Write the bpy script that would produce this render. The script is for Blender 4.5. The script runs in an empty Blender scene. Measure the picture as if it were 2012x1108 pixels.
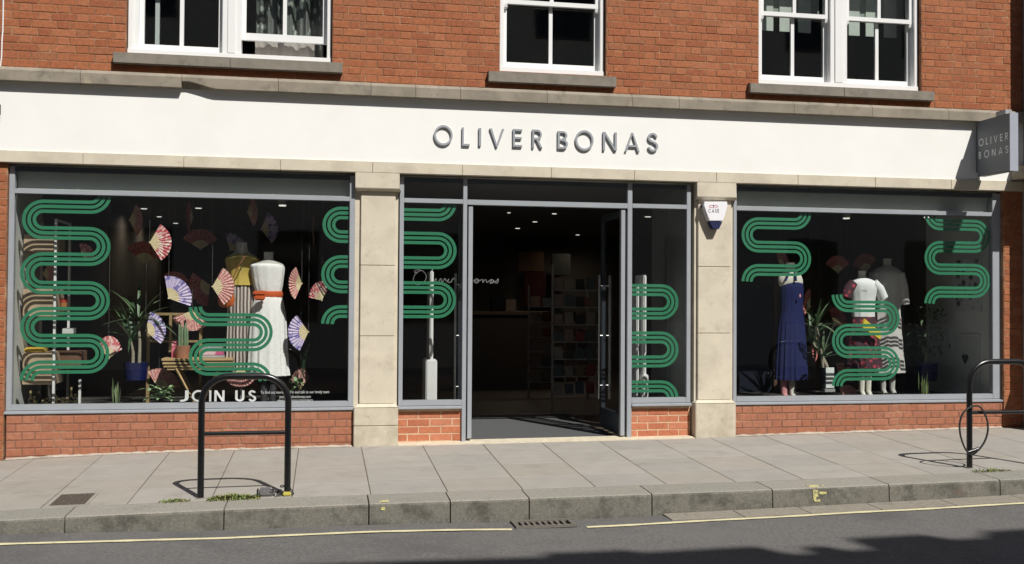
import bpy, bmesh, math, random
from mathutils import Vector, Matrix
random.seed(7)
R = math.radians
C = bpy.context.scene.collection
SC = bpy.context.scene

# ------------------------------------------------------------------ camera
FPX, IW, IH = 2005.0, 2012, 1108
CAM = Vector((0.0, -10.14, 1.4144))
_yaw, _pit, _rol = R(10.42), R(1.127), R(.356)
_f = Vector((math.sin(_yaw)*math.cos(_pit), math.cos(_yaw)*math.cos(_pit), math.sin(_pit)))
_r0 = Vector((math.cos(_yaw), -math.sin(_yaw), 0)); _u0 = _r0.cross(_f)
_r = _r0*math.cos(_rol)+_u0*math.sin(_rol); _u = _u0*math.cos(_rol)-_r0*math.sin(_rol)
cd = bpy.data.cameras.new('camera'); cam = bpy.data.objects.new('camera', cd); C.objects.link(cam)
cd.sensor_width = 36; cd.lens = FPX/IW*36; cd.clip_end = 500; cd.clip_start = .05
M = Matrix((_r, _u, -_f)).transposed().to_4x4(); M.translation = CAM
cam.matrix_world = M; SC.camera = cam

def ray(px, py): return _f+_r*((px-IW/2)/FPX)-_u*((py-IH/2)/FPX)
def at(px, py, Y):
    d = ray(px, py); return CAM+d*((Y-CAM.y)/d.y)
def at_z(px, py, z):
    d = ray(px, py); return CAM+d*((z-CAM.z)/d.z)
def mpp(px, py, Y):            # metres per pixel at that depth
    p = at(px, py, Y); return (p-CAM).dot(_f)/FPX

# ------------------------------------------------------------------ light
SUN = Vector((.355, -.79, 1.0)).normalized()
wd = bpy.data.worlds.new('World'); SC.world = wd; wd.use_nodes = True
nt = wd.node_tree; bg = nt.nodes['Background']
sky = nt.nodes.new('ShaderNodeTexSky'); sky.sky_type = 'NISHITA'; sky.sun_disc = False
sky.sun_elevation = math.asin(SUN.z); sky.sun_rotation = math.atan2(SUN.x, SUN.y)
nt.links.new(sky.outputs[0], bg.inputs[0]); bg.inputs[1].default_value = .052
sl = bpy.data.lights.new('sun', 'SUN'); sl.energy = 4.8; sl.angle = R(.53); sl.color = (1, .965, .905)
so = bpy.data.objects.new('sun', sl); C.objects.link(so)
so.rotation_euler = SUN.to_track_quat('Z', 'Y').to_euler()
SC.view_settings.view_transform = 'Standard'; SC.view_settings.look = 'None'
SC.view_settings.exposure = .12; SC.view_settings.gamma = 1
SC.render.engine = 'CYCLES'
SC.cycles.use_denoising = True
SC.cycles.max_bounces = 8; SC.cycles.transparent_max_bounces = 20
SC.cycles.caustics_reflective = False; SC.cycles.caustics_refractive = False
SC.cycles.sample_clamp_indirect = 4

# ------------------------------------------------------------------ materials
MATS = {}
def mat(name, col, rough=.7, var=.12, scale=8, bump=0., bscale=60, stain=None, metal=0., emit=0., detail=6, stretch=(1, 1, 1), spec=.4):
    """procedural principled material; col varied by world-space noise, optional stain (colour, scale, low, high)"""
    if name in MATS: return MATS[name]
    m = bpy.data.materials.new(name); m.use_nodes = True; n = m.node_tree.nodes; l = m.node_tree.links
    b = n['Principled BSDF']; b.inputs['Roughness'].default_value = rough; b.inputs['Metallic'].default_value = metal
    b.inputs['Specular IOR Level'].default_value = spec
    g = n.new('ShaderNodeNewGeometry'); mp = n.new('ShaderNodeMapping'); l.new(g.outputs['Position'], mp.inputs[0])
    mp.inputs['Scale'].default_value = stretch
    def noise(s, d=detail, r=.6):
        t = n.new('ShaderNodeTexNoise'); t.inputs['Scale'].default_value = s; t.inputs['Detail'].default_value = d
        t.inputs['Roughness'].default_value = r; l.new(mp.outputs[0], t.inputs['Vector']); return t.outputs['Fac']
    rp = n.new('ShaderNodeValToRGB'); rp.color_ramp.elements[0].position = .3; rp.color_ramp.elements[1].position = .7
    rp.color_ramp.elements[0].color = [c*(1-var) for c in col]+[1]; rp.color_ramp.elements[1].color = [min(1, c*(1+var)) for c in col]+[1]
    l.new(noise(scale), rp.inputs[0]); out = rp.outputs[0]
    for s in (stain or []):
        sc, ss, lo, hi = s[:4]
        r2 = n.new('ShaderNodeValToRGB'); r2.color_ramp.elements[0].position = lo; r2.color_ramp.elements[1].position = hi
        r2.color_ramp.elements[0].color = (0, 0, 0, 1); v = s[4] if len(s) > 4 else .8
        r2.color_ramp.elements[1].color = (v, v, v, 1)
        l.new(noise(ss, 8, .65), r2.inputs[0])
        mx = n.new('ShaderNodeMix'); mx.data_type = 'RGBA'; l.new(r2.outputs[0], mx.inputs[0]); l.new(out, mx.inputs[6])
        mx.inputs[7].default_value = (*sc, 1); out = mx.outputs[2]
    l.new(out, b.inputs['Base Color'])
    if emit:
        l.new(out, b.inputs['Emission Color']); b.inputs['Emission Strength'].default_value = emit
    if bump:
        bp = n.new('ShaderNodeBump'); bp.inputs['Strength'].default_value = bump; bp.inputs['Distance'].default_value = .004
        l.new(noise(bscale), bp.inputs['Height']); l.new(bp.outputs[0], b.inputs['Normal'])
    MATS[name] = m; return m

def glass_mat(name, tint=(.93, .96, .95), refl=1.0):
    if name in MATS: return MATS[name]
    m = bpy.data.materials.new(name); m.use_nodes = True; n = m.node_tree.nodes; l = m.node_tree.links; n.remove(n['Principled BSDF'])
    g = n.new('ShaderNodeNewGeometry'); dp = n.new('ShaderNodeVectorMath'); dp.operation = 'DOT_PRODUCT'
    l.new(g.outputs['Incoming'], dp.inputs[0]); l.new(g.outputs['Normal'], dp.inputs[1])
    def mt(op, a, b=None):
        k = n.new('ShaderNodeMath'); k.operation = op
        for i, v in enumerate((a, b)):
            if v is None: continue
            if isinstance(v, (int, float)): k.inputs[i].default_value = v
            else: l.new(v, k.inputs[i])
        return k.outputs[0]
    c = mt('ABSOLUTE', dp.outputs['Value']); s = mt('POWER', mt('SUBTRACT', 1.0, c), 5.0)
    fr = mt('MULTIPLY', mt('ADD', mt('MULTIPLY', s, .96), .04), refl)
    nz = n.new('ShaderNodeTexNoise'); nz.inputs['Scale'].default_value = 2.2; nz.inputs['Detail'].default_value = 1
    l.new(g.outputs['Position'], nz.inputs['Vector'])
    bp = n.new('ShaderNodeBump'); bp.inputs['Strength'].default_value = .05; bp.inputs['Distance'].default_value = .02; l.new(nz.outputs['Fac'], bp.inputs['Height'])
    t = n.new('ShaderNodeBsdfTransparent'); t.inputs[0].default_value = (*tint, 1)
    gl = n.new('ShaderNodeBsdfGlossy'); gl.inputs['Roughness'].default_value = .005; l.new(bp.outputs[0], gl.inputs['Normal'])
    mx = n.new('ShaderNodeMixShader'); l.new(fr, mx.inputs[0]); l.new(t.outputs[0], mx.inputs[1]); l.new(gl.outputs[0], mx.inputs[2])
    l.new(mx.outputs[0], n['Material Output'].inputs[0]); MATS[name] = m; return m

def pattern_mat(name, kind, c1, c2, scale, rough=.8, lo=.45, hi=.5, c3=None):
    """cloth/paper patterns: 'wave' stripes, 'voronoi' florals, 'noise' patches; in object space"""
    if name in MATS: return MATS[name]
    m = bpy.data.materials.new(name); m.use_nodes = True; n = m.node_tree.nodes; l = m.node_tree.links
    b = n['Principled BSDF']; b.inputs['Roughness'].default_value = rough
    tc = n.new('ShaderNodeTexCoord')
    if kind == 'wave':
        t = n.new('ShaderNodeTexWave'); t.inputs['Distortion'].default_value = .9; t.inputs['Detail'].default_value = 1; o = t.outputs['Fac']
    elif kind == 'diag':
        t = n.new('ShaderNodeTexWave'); t.bands_direction = 'DIAGONAL'; t.inputs['Distortion'].default_value = .6; o = t.outputs['Fac']
    elif kind == 'voronoi':
        t = n.new('ShaderNodeTexVoronoi'); o = t.outputs['Distance']
    else:
        t = n.new('ShaderNodeTexNoise'); t.inputs['Detail'].default_value = 3; o = t.outputs['Fac']
    t.inputs['Scale'].default_value = scale; l.new(tc.outputs['Object'], t.inputs['Vector'])
    rp = n.new('ShaderNodeValToRGB'); e = rp.color_ramp.elements
    e[0].position = lo; e[0].color = (*c1, 1); e[1].position = hi; e[1].color = (*c2, 1)
    if c3: k = rp.color_ramp.elements.new(min(.98, hi+.16)); k.color = (*c3, 1)
    l.new(o, rp.inputs[0]); l.new(rp.outputs[0], b.inputs['Base Color']); MATS[name] = m; return m

# ------------------------------------------------------------------ mesh helpers
class MB:
    def __init__(s): s.v = []; s.f = []; s.mi = []; s.cur = 0
    def quad(s, *p):
        i = len(s.v); s.v += [Vector(q) for q in p]; s.f.append(list(range(i, i+len(p)))); s.mi.append(s.cur); return s
    def hexa(s, a, b):          # a: 4 points of one end, b: the matching 4 of the other
        i = len(s.v); s.v += [Vector(q) for q in a]+[Vector(q) for q in b]
        for q in ((3, 2, 1, 0), (4, 5, 6, 7), (0, 1, 5, 4), (1, 2, 6, 5), (2, 3, 7, 6), (3, 0, 4, 7)):
            s.f.append([i+k for k in q]); s.mi.append(s.cur)
        return s
    def box(s, x0, x1, y0, y1, z0, z1):
        return s.hexa([(x0, y0, z0), (x1, y0, z0), (x1, y1, z0), (x0, y1, z0)], [(x0, y0, z1), (x1, y0, z1), (x1, y1, z1), (x0, y1, z1)])
    def prism(s, pts, vec):     # planar polygon swept along vec
        i = len(s.v); n = len(pts); vec = Vector(vec); s.v += [Vector(p) for p in pts]+[Vector(p)+vec for p in pts]
        s.f.append([i+k for k in range(n)][::-1]); s.f.append([i+n+k for k in range(n)]); s.mi += [s.cur, s.cur]
        for k in range(n):
            j = (k+1) % n; s.f.append([i+k, i+j, i+n+j, i+n+k]); s.mi.append(s.cur)
        return s
    def tube(s, pts, r, n=10, caps=True, closed=False):
        pts = [Vector(p) for p in pts]; rr = r if isinstance(r, (list, tuple)) else [r]*len(pts); i0 = len(s.v); up = None
        for k, p in enumerate(pts):
            a = pts[k-1] if (k or closed) else p; b = pts[(k+1) % len(pts)] if (k < len(pts)-1 or closed) else p
            t = (b-a).normalized()
            if up is None: up = Vector((0, 0, 1)) if abs(t.z) < .9 else Vector((0, 1, 0))
            x = t.cross(up).normalized(); y = x.cross(t).normalized(); up = y
            for j in range(n):
                an = 2*math.pi*j/n; s.v.append(p+(x*math.cos(an)+y*math.sin(an))*rr[k])
        m = len(pts)
        for k in range(m if closed else m-1):
            k2 = (k+1) % m
            for j in range(n):
                j2 = (j+1) % n; s.f.append([i0+k*n+j, i0+k*n+j2, i0+k2*n+j2, i0+k2*n+j]); s.mi.append(s.cur)
        if caps and not closed:
            s.f.append([i0+j for j in range(n)][::-1]); s.f.append([i0+(m-1)*n+j for j in range(n)]); s.mi += [s.cur, s.cur]
        return s
    def loft(s, rings, n=40, cap=True):   # ring: cx, cy, z, rx, ry, fold amplitude, fold count, phase
        i0 = len(s.v)
        for q in rings:
            cx, cy, z, rx, ry = q[:5]; am, k, ph = (list(q[5:])+[0, 0, 0])[:3]
            for j in range(n):
                a = 2*math.pi*j/n; m_ = 1+am*math.cos(k*a+ph)+am*.5*math.cos((k*1.7//1)*a+ph*2.3)
                s.v.append(Vector((cx+rx*m_*math.cos(a), cy+ry*m_*math.sin(a), z)))
        for k in range(len(rings)-1):
            for j in range(n):
                j2 = (j+1) % n; s.f.append([i0+k*n+j, i0+k*n+j2, i0+(k+1)*n+j2, i0+(k+1)*n+j]); s.mi.append(s.cur)
        if cap:
            s.f.append([i0+j for j in range(n)][::-1]); s.f.append([i0+(len(rings)-1)*n+j for j in range(n)]); s.mi += [s.cur, s.cur]
        return s
    def mesh(s, name, mats, off=Vector(), smooth=False, bevel=0.):
        me = bpy.data.meshes.new(name); me.from_pydata([v-off for v in s.v], [], s.f)
        for m in (mats if isinstance(mats, (list, tuple)) else [mats]): me.materials.append(m)
        for p, k in zip(me.polygons, s.mi): p.material_index = k
        bm = bmesh.new(); bm.from_mesh(me)
        bmesh.ops.recalc_face_normals(bm, faces=bm.faces)
        if bevel: bmesh.ops.bevel(bm, geom=list(bm.edges), offset=bevel, segments=2, affect='EDGES', clamp_overlap=True)
        bm.to_mesh(me); bm.free()
        if smooth:
            for p in me.polygons: p.use_smooth = True
            try: me.set_sharp_from_angle(angle=R(40))
            except Exception: pass
        return me

def wloc(o):
    v = Vector()
    while o: v += o.location; o = o.parent
    return v
def link(name, data, parent=None, loc=None):
    o = bpy.data.objects.new(name, data); C.objects.link(o)
    if parent: o.parent = parent
    if loc is not None: o.location = loc
    return o
def tag(o, label=None, cat=None, group=None, kind=None):
    if label: o['label'] = label
    if cat: o['category'] = cat
    if group: o['group'] = group
    if kind: o['kind'] = kind
    return o
def thing(name, label, cat, loc=(0, 0, 0), group=None):
    o = link(name, None, None, Vector(loc)); o.empty_display_size = .1; return tag(o, label, cat, group)
def part(name, mb, m, parent, smooth=False, bevel=0., label=None):
    o = link(name, mb.mesh(name, m, wloc(parent) if parent else Vector(), smooth, bevel), parent)
    if label: o['label'] = label
    return o
def struct(name, mb, m, smooth=False, bevel=0.):
    return tag(part(name, mb, m, None, smooth, bevel), kind='structure')
def interp(x, xs, ys):
    if x <= xs[0]: return ys[0]+(x-xs[0])*(ys[1]-ys[0])/(xs[1]-xs[0])
    for i in range(len(xs)-1):
        if x <= xs[i+1]: return ys[i]+(x-xs[i])*(ys[i+1]-ys[i])/(xs[i+1]-xs[i])
    return ys[-1]+(x-xs[-1])*(ys[-1]-ys[-2])/(xs[-1]-xs[-2])

# ------------------------------------------------------------------ palette
BRICK = [mat('brick_%s' % k, c, .85, .22, 30, .5, 90, stain=[((.62, .34, .2), 24, .66, .74, .7), ((.07, .03, .02), 40, .72, .8, .5)]) for k, c in dict(
    orange=(.355, .124, .052), red=(.325, .107, .044), deep=(.30, .096, .041), pale=(.37, .135, .06), brown=(.31, .115, .052), mid=(.34, .113, .047)).items()]
BRICK_P = [mat('plinth_brick_%s' % k, c, .85, .16, 26, .4, 90, stain=[((.5, .28, .2), 12, .6, .75, .5)]) for k, c in dict(
    rose=(.365, .145, .082), red=(.34, .13, .072), pink=(.375, .155, .092), dull=(.33, .132, .078)).items()]
BRICK_O = [mat('pier_brick_%s' % k, c, .85, .14, 26, .4, 90) for k, c in dict(a=(.47, .165, .085), b=(.43, .145, .075), c=(.5, .19, .105)).items()]
MORTAR = mat('mortar', (.27, .125, .065), .95, .25, 20, .4, 120, stain=[((.46, .28, .17), 6, .52, .64, .75), ((.15, .07, .038), 9, .56, .68, .75)])
MORTAR_P = mat('pale_mortar', (.58, .42, .28), .95, .2, 20, .4, 120)
STONE = mat('bath_stone', (.61, .55, .44), .85, .08, 3, .25, 70, stain=[((.47, .41, .32), 3.2, .48, .7, .65), ((.40, .345, .255), 9, .56, .72, .55), ((.26, .21, .15), 16, .64, .76, .55)])
STONE_D = mat('weathered_stone', (.27, .235, .185), .9, .2, 5, .4, 80, stain=[((.12, .105, .085), 7, .55, .7, .7), ((.5, .42, .28), 2.2, .62, .72, .7)])
SILL = mat('sill_stone', (.225, .20, .165), .9, .16, 10, .4, 120, stain=[((.12, .11, .09), 6, .55, .7, .6)])
FASCIA = mat('fascia_paint', (.85, .845, .815), .75, .02, 2, .08, 8, stain=[((.79, .775, .73), 1.3, .48, .75, .5)])
FRAME = mat('grey_frame_paint', (.325, .345, .372), .42, .05, 6)
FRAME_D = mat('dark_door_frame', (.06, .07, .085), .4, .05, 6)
WHITE = mat('white_gloss_paint', (.80, .80, .79), .35, .02, 4)
GLASS = glass_mat('shop_glass', (.975, .985, .98), 1.5); GLASS_U = glass_mat('sash_glass', (.9, .93, .92), 2.2)
VINYL = mat('green_vinyl', (.038, .225, .118), .45, .05, 3)
BLACK = mat('black_rack_paint', (.008, .008, .009), .28, .3, 30, .12, 120, spec=.6)
SLAB = [mat('slab_%s' % k, c, .9, .07, 5, .3, 160, stain=[((.20, .178, .15), 3.0, .56, .74, .5), ((.36, .335, .295), 40, .66, .72, .3), ((.33, .305, .27), 1.2, .5, .7, .5), ((.18, .162, .14), 11, .66, .73, .55), ((.12, .11, .10), 30, .685, .71, .7)]) for k, c in dict(
    grey=(.318, .297, .267), warm=(.324, .297, .26), light=(.335, .312, .279), cool=(.304, .287, .261), buff=(.313, .287, .25)).items()]
JOINT = mat('slab_joint', (.13, .105, .08), .95, .3, 30)
KERB = [mat('kerb_granite_%s' % k, c, .9, .2, 60, .5, 140, stain=[((.18, .168, .14), 5, .56, .7, .5), ((.37, .35, .29), 55, .58, .66, .6)]) for k, c in dict(
    a=(.262, .246, .212), b=(.25, .238, .205), c=(.275, .256, .222)).items()]
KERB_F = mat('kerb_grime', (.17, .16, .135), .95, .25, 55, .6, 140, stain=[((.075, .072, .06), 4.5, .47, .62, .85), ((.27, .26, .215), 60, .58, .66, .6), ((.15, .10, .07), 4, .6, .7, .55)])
ROAD = mat('asphalt', (.132, .127, .122), .92, .28, 45, .9, 220, stain=[((.29, .28, .27), 48, .6, .66, .8), ((.045, .043, .042), 40, .59, .67, .65), ((.08, .077, .076), 1.3, .5, .7, .6), ((.155, .15, .145), .8, .52, .7, .5)])
CONCR = mat('channel_concrete', (.25, .225, .185), .9, .2, 30, .5, 140, stain=[((.14, .13, .11), 8, .55, .7, .6)])
YELLOW = mat('yellow_line_paint', (.66, .60, .38), .8, .12, 30, .3, 120, stain=[((.2, .19, .15), 38, .6, .68, .7)])
YPAINT = mat('yellow_spray_paint', (.58, .53, .22), .9, .2, 60, stain=[((.2, .19, .15), 45, .48, .58, .85)])
IRON = mat('cast_iron', (.075, .06, .048), .85, .35, 60, .8, 60, stain=[((.2, .16, .12), 75, .55, .65, .7)])

# ------------------------------------------------------------------ ground levels
GX = [-3, -2.04, -.74, .27, .72, 2.3, 3.78, 4.26, 6.95, 7.6]; GZ = [-.078, -.045, -.022, -.012, -.010, 0, .010, .018, .052, .06]
KX = [-2.21, -1.78, -.7, .34, .95, 1.56, 2.53, 3.55, 4.56, 5.57]; KZ = [-.229, -.233, -.252, -.246, -.251, -.268, -.248, -.231, -.212, -.187]
YB, YK = -2.13, -2.45
def pave(x, y): return interp(x, GX, GZ)+.034*y
def road_z(x, y):
    d = -2.46-y; return interp(x, KX, KZ)+(.02*d if d < 3.4 else .02*(6.8-d))
XS = [-45, -30, -18, -10, -6, -4.5]+[-3.6+.6*i for i in range(20)]+[9, 12, 18, 30, 45]

mb = MB(); mb.box(-250, 250, -250, 250, -.75, -.7); struct('ground', mb, mat('earth', (.12, .1, .08), .95, .2, 1))
mb = MB(); ys = [-2.46, -2.9, -3.6, -4.6, -5.9, -7.2, -8.3, -9.25]
for i in range(len(XS)-1):
    for j in range(len(ys)-1):
        a, b, c, d = XS[i], XS[i+1], ys[j], ys[j+1]
        mb.quad((a, c, road_z(a, c)), (b, c, road_z(b, c)), (b, d, road_z(b, d)), (a, d, road_z(a, d)))
struct('road', mb, ROAD, smooth=True)
mb = MB()
for i in range(len(XS)-1):
    a, b = XS[i], XS[i+1]
    for y0, y1 in ((.12, YB), ):
        mb.hexa([(a, y1, -.6), (b, y1, -.6), (b, y0, -.6), (a, y0, -.6)], [(a, y1, pave(a, y1)-.0018), (b, y1, pave(b, y1)-.0018), (b, y0, pave(b, y0)-.0018), (a, y0, pave(a, y0)-.0018)])
pv = struct('pavement', mb, JOINT)
# paving slabs, 600 mm columns, each slab an object
SX = [-3.83+.6*i for i in range(22)]
for i in range(len(SX)-1):
    o = (.0, -.06, .03, -.03)[i % 4]
    rows = [-.012, -.53+o, -1.04+o*.8, -1.62+o*.6, YB]
    if i % 3 == 1: rows = [-.012, -.60, -1.05, -1.63, YB]
    for j in range(4):
        g = .004; x0, x1, y1, y0 = SX[i]+g, SX[i+1]-g, rows[j]-.006, rows[j+1]+(.006 if j < 3 else .012)
        dz = random.uniform(0, .0022); e = .0022
        P = lambda x, y, z=0: (x, y, pave(x, y)+dz+z)
        mb = MB(); mb.hexa([P(x0, y0, -.05), P(x1, y0, -.05), P(x1, y1, -.05), P(x0, y1, -.05)], [P(x0, y0, -e), P(x1, y0, -e), P(x1, y1, -e), P(x0, y1, -e)])
        mb.f.pop(1); mb.mi.pop(1)
        k = len(mb.v); mb.v += [Vector(P(*q)) for q in ((x0+e, y0+e), (x1-e, y0+e), (x1-e, y1-e), (x0+e, y1-e))]
        for q in ((4, 5, k+1, k), (5, 6, k+2, k+1), (6, 7, k+3, k+2), (7, 4, k, k+3), (k, k+1, k+2, k+3)): mb.f.append(list(q)); mb.mi.append(0)
        part('paving_slab', mb, random.choice(SLAB), pv)
# kerb
mb = MB(); mb.box(-45, 45, YK+.03, YB+.02, -.6, -.31); kb = struct('kerb', mb, JOINT)
kj = [-4.1, -2.95, at(127, 1023, YK).x, at(440, 1006, YK).x, at(725, 991, YK).x, at(885, 984, YK).x, at(1040, 977, YK).x, at(1281, 970, YK).x,
      at(1518, 961, YK).x, at(1747, 955, YK).x, at(1965, 943, YK).x, 6.75, 7.9, 9.0]
for i in range(len(kj)-1):
    g = .005; x0, x1 = kj[i]+g, kj[i+1]-g; n = 4; ch = .014; mb = MB()
    prof = lambda x: [(YB, -.45), (YB, pave(x, YB)), (YK+ch*1.4, pave(x, YK)+.002), (YK+ch*.4, pave(x, YK)-ch*.35), (YK, pave(x, YK)-ch*1.3), (YK-.012, -.45)]
    for k in range(n+1):
        x = x0+(x1-x0)*k/n; mb.v += [Vector((x, y, z)) for y, z in prof(x)]
    for k in range(n):
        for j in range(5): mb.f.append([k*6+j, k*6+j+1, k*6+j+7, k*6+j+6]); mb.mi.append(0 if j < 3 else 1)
    mb.f.append([0, 1, 2, 3, 4, 5]); mb.f.append([n*6+j for j in range(6)]); mb.mi += [0, 0]
    part('kerb_stone', mb, [KERB[i % 3], KERB_F], kb)
# concrete channel along the kerb foot, right part
mb = MB(); cs = [2.62, 3.2, 3.75, 4.35, 5.0, 5.65, 6.4, 7.2, 8.2]
ch = tag(link('gutter_channel', None), kind='structure')
for a, b in zip(cs, cs[1:]):
    mb = MB(); a += .004; b -= .004; w0 = -2.715 if a > 3 else -2.69
    mb.hexa([(a, w0, road_z(a, w0)-.03), (b, -2.71, road_z(b, -2.71)-.03), (b, -2.466, road_z(b, -2.47)-.03), (a, -2.466, road_z(a, -2.47)-.03)],
            [(a, w0, road_z(a, w0)+.005), (b, -2.71, road_z(b, -2.71)+.005), (b, -2.466, road_z(b, -2.47)+.012), (a, -2.466, road_z(a, -2.47)+.012)])
    part('channel_block', mb, CONCR, ch)
# yellow line
LX = [-45, -8, -2.1, -1.47, -.26, 1.0, 1.37]; LY = [-2.83, -2.83, -2.815, -2.79, -2.746, -2.748, -2.752]
LX2 = [1.93, 2.3, 2.6, 3.4, 4.17, 5.5, 9, 45]; LY2 = [-2.772, -2.782, -2.782, -2.772, -2.765, -2.785, -2.8, -2.8]
mb = MB()
for X, Y in ((LX, LY), (LX2, LY2)):
    xs = [x for x in [X[0]+(X[-1]-X[0])*k/400 for k in range(401)]] if True else X
    pts = []
    for x in xs:
        w = .029+.004*math.sin(x*23)+.003*math.sin(x*71); y = interp(x, X, Y)+.004*math.sin(x*5)
        pts.append(((x, y-w, road_z(x, y-w)+.006), (x, y+w, road_z(x, y+w)+.006)))
    for (a, b), (c, d) in zip(pts, pts[1:]): mb.quad(a, c, d, b)
struct('yellow_road_line', mb, YELLOW)
# far side: kerb, pavement and the terrace whose shade falls on the road
mb = MB(); mb.box(-45, 45, -12.6, -9.2, -.6, -.08); struct('far_pavement', mb, SLAB[0])
t = thing('opposite_terrace', 'three storey brick terrace across the street, mirrored in the glass', 'building', (0, -12.6, -.08))
mb = MB()
TX = [-30, -4.0, 3.4, 5.5, 6.1, 6.9, 7.12, 7.3, 7.62, 8.2, 8.5, 8.62, 9.4, 10.3, 17, 30]; TH = [11.1, 11.16, 11.12, 11.25, 11.12, 10.78, 11.0, 10.8, 11.22, 10.98, 11.1, 11.2, 11.12, 11.1, 11.1]
for a, b, h in zip(TX, TX[1:], TH): mb.box(a, b, -20, -12.6, -.08, h)
wl = part('wall', mb, mat('terrace_pale_wall', (.68, .63, .55), .9, .2, 20), t)  # wall toned pale so its mirror image lifts the dark shop glass
for r_ in range(3):
    for k in range(14):
        x = -20+k*3.1; z = 1.0+r_*3.3; mb = MB(); mb.box(x-.06, x+1.26, -12.6, -12.56, z-.06, z+1.96); w = part('window', mb, mat('terrace_frame', (.16, .15, .14), .6), t)
        mb = MB(); mb.box(x, x+.58, -12.56, -12.545, z, z+1.9); mb.box(x+.62, x+1.2, -12.56, -12.545, z, z+1.9); part('pane', mb, mat('dark_pane', (.02, .024, .028), .05, .1, 2), w)

# ================================================================== the shop building
B = thing('shop_building', 'red brick shop with white fascia, stone piers and sash windows above', 'building', (0, .1, 0))
XL, XR, ZT = -3.6, 7.66, 5.6
UW = [(-1.875, .055), (1.723, 2.839), (4.515, 6.413)]         # upper window openings in x
ZW0, ZW1 = 3.755, 5.35
# mortar backing of the upper wall (openings left free) and of the plinths
mb = MB(); xs = [XL]+[x for p in UW for x in p]+[XR]
for i in range(len(xs)-1):
    if i % 2 == 0: mb.box(xs[i], xs[i+1], .004, .3, 3.44, ZT)
    else: mb.box(xs[i], xs[i+1], .004, .3, 3.44, ZW0); mb.box(xs[i], xs[i+1], .004, .3, ZW1, ZT)
wall = part('wall', mb, MORTAR, B)
mb = MB()
MORTAR_L = mat('plinth_mortar', (.23, .115, .075), .95, .2, 20, .3, 120, stain=[((.46, .30, .2), 3, .55, .66, .7)])
plinth = part('plinth', MB().box(-2.893, .30, .049, .2, -.3, .345), MORTAR_L, B); plinth_b = part('plinth', MB().box(4.262, 7.43, .049, .2, -.3, .345), MORTAR_L, B)
plinth2 = part('plinth', MB().box(.73, 1.372, .104, .2, -.3, .34), MORTAR_P, B); plinth2_b = part('plinth', MB().box(3.147, 3.80, .104, .2, -.3, .34), MORTAR_P, B)
pier_w = part('brick_pier', MB().box(XL, -2.91, .034, .25, -.3, 2.69), MORTAR, B); pier_wb = part('brick_pier', MB().box(7.425, XR, .024, .25, -.3, 2.69), MORTAR, B)

BR = []          # x centre, z centre, length, height, face y, parent, palette
def lay(x0, x1, z0, z1, face, par, pal, bond='flemish', holes=(), phase=0., zref=None):
    zref = z0 if zref is None else zref; k = 0 if zref >= z0-1e-6 else int((z0-zref)/.075); z = zref+k*.075
    while z < z1-.012:
        za, zb = max(z+.0045, z0), min(z+.0705, z1); cuts = [(x0, x1)]
        for hx0, hx1, hz0, hz1 in holes:
            if zb > hz0 and za < hz1:
                cuts = [c for a, b in cuts for c in ((a, min(b, hx0)), (max(a, hx1), b)) if c[1]-c[0] > .01]
        seq = (.225, .1125) if bond == 'flemish' else (.225,)
        x = x0-1.0+phase+(k % 2)*(.16875 if bond == 'flemish' else .1125); j = 0
        while x < x1:
            L = seq[j % len(seq)]
            for a, b in cuts:
                p, q = max(x+.0045, a+.003), min(x+L-.0045, b-.003)
                if q-p > .008 and zb-za > .012: BR.append(((p+q)/2, (za+zb)/2, q-p, zb-za, face, par, pal))
            x += L; j += 1
        z += .075; k += 1
lay(XL, XR, 3.575, ZT, 0, wall, BRICK, holes=[(a-.002, b+.002, ZW0, ZW1) for a, b in UW], phase=.03)
lay(-2.893, .296, -.12, .335, .045, plinth, BRICK_P, zref=-.125, phase=.07)
lay(4.264, 7.43, -.02, .335, .045, plinth_b, BRICK_P, zref=-.125, phase=.02)
lay(.732, 1.37, -.06, .315, .10, plinth2, BRICK_O, bond='stretcher', zref=-.06, phase=.085)
lay(3.149, 3.80, -.06, .315, .10, plinth2_b, BRICK_O, bond='stretcher', zref=-.06, phase=.06)
lay(XL, -2.915, -.12, 2.68, .03, pier_w, BRICK, zref=-.125, phase=.02)
lay(7.43, XR, 0.0, 2.68, .02, pier_wb, BRICK, zref=-.125, phase=.06)
BM = {}
def brick_mesh(L, h):
    key = (round(L, 3), round(h, 3))
    if key not in BM:
        e = .0035; a, c = L/2, h/2; m_ = MB()
        m_.v = [Vector(q) for q in [(-a, .05, -c), (a, .05, -c), (a, .05, c), (-a, .05, c), (-a, e, -c), (a, e, -c), (a, e, c), (-a, e, c), (-a+e, 0, -c+e), (a-e, 0, -c+e), (a-e, 0, c-e), (-a+e, 0, c-e)]]
        m_.f = [[8, 9, 10, 11]]+[[4+i, 4+(i+1) % 4, 8+(i+1) % 4, 8+i] for i in range(4)]+[[i, (i+1) % 4, 4+(i+1) % 4, 4+i] for i in range(4)]; m_.mi = [0]*9
        BM[key] = m_
    return key, BM[key]
def in_view(x, z, f):
    d = Vector((x, f, z))-CAM; zz = d.dot(_f); px = IW/2+FPX*d.dot(_r)/zz; py = IH/2-FPX*d.dot(_u)/zz
    return -20 < px < IW+5 and -8 < py < IH, px
vis = sorted([b for b in BR if in_view(b[0], b[1], b[4])[0] and b[2] > .06 and b[3] > .04], key=lambda b: b[0])[:300]
vset = set(map(id, vis)); BD = {}
rnd = random.Random(3); joined = {}
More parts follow.
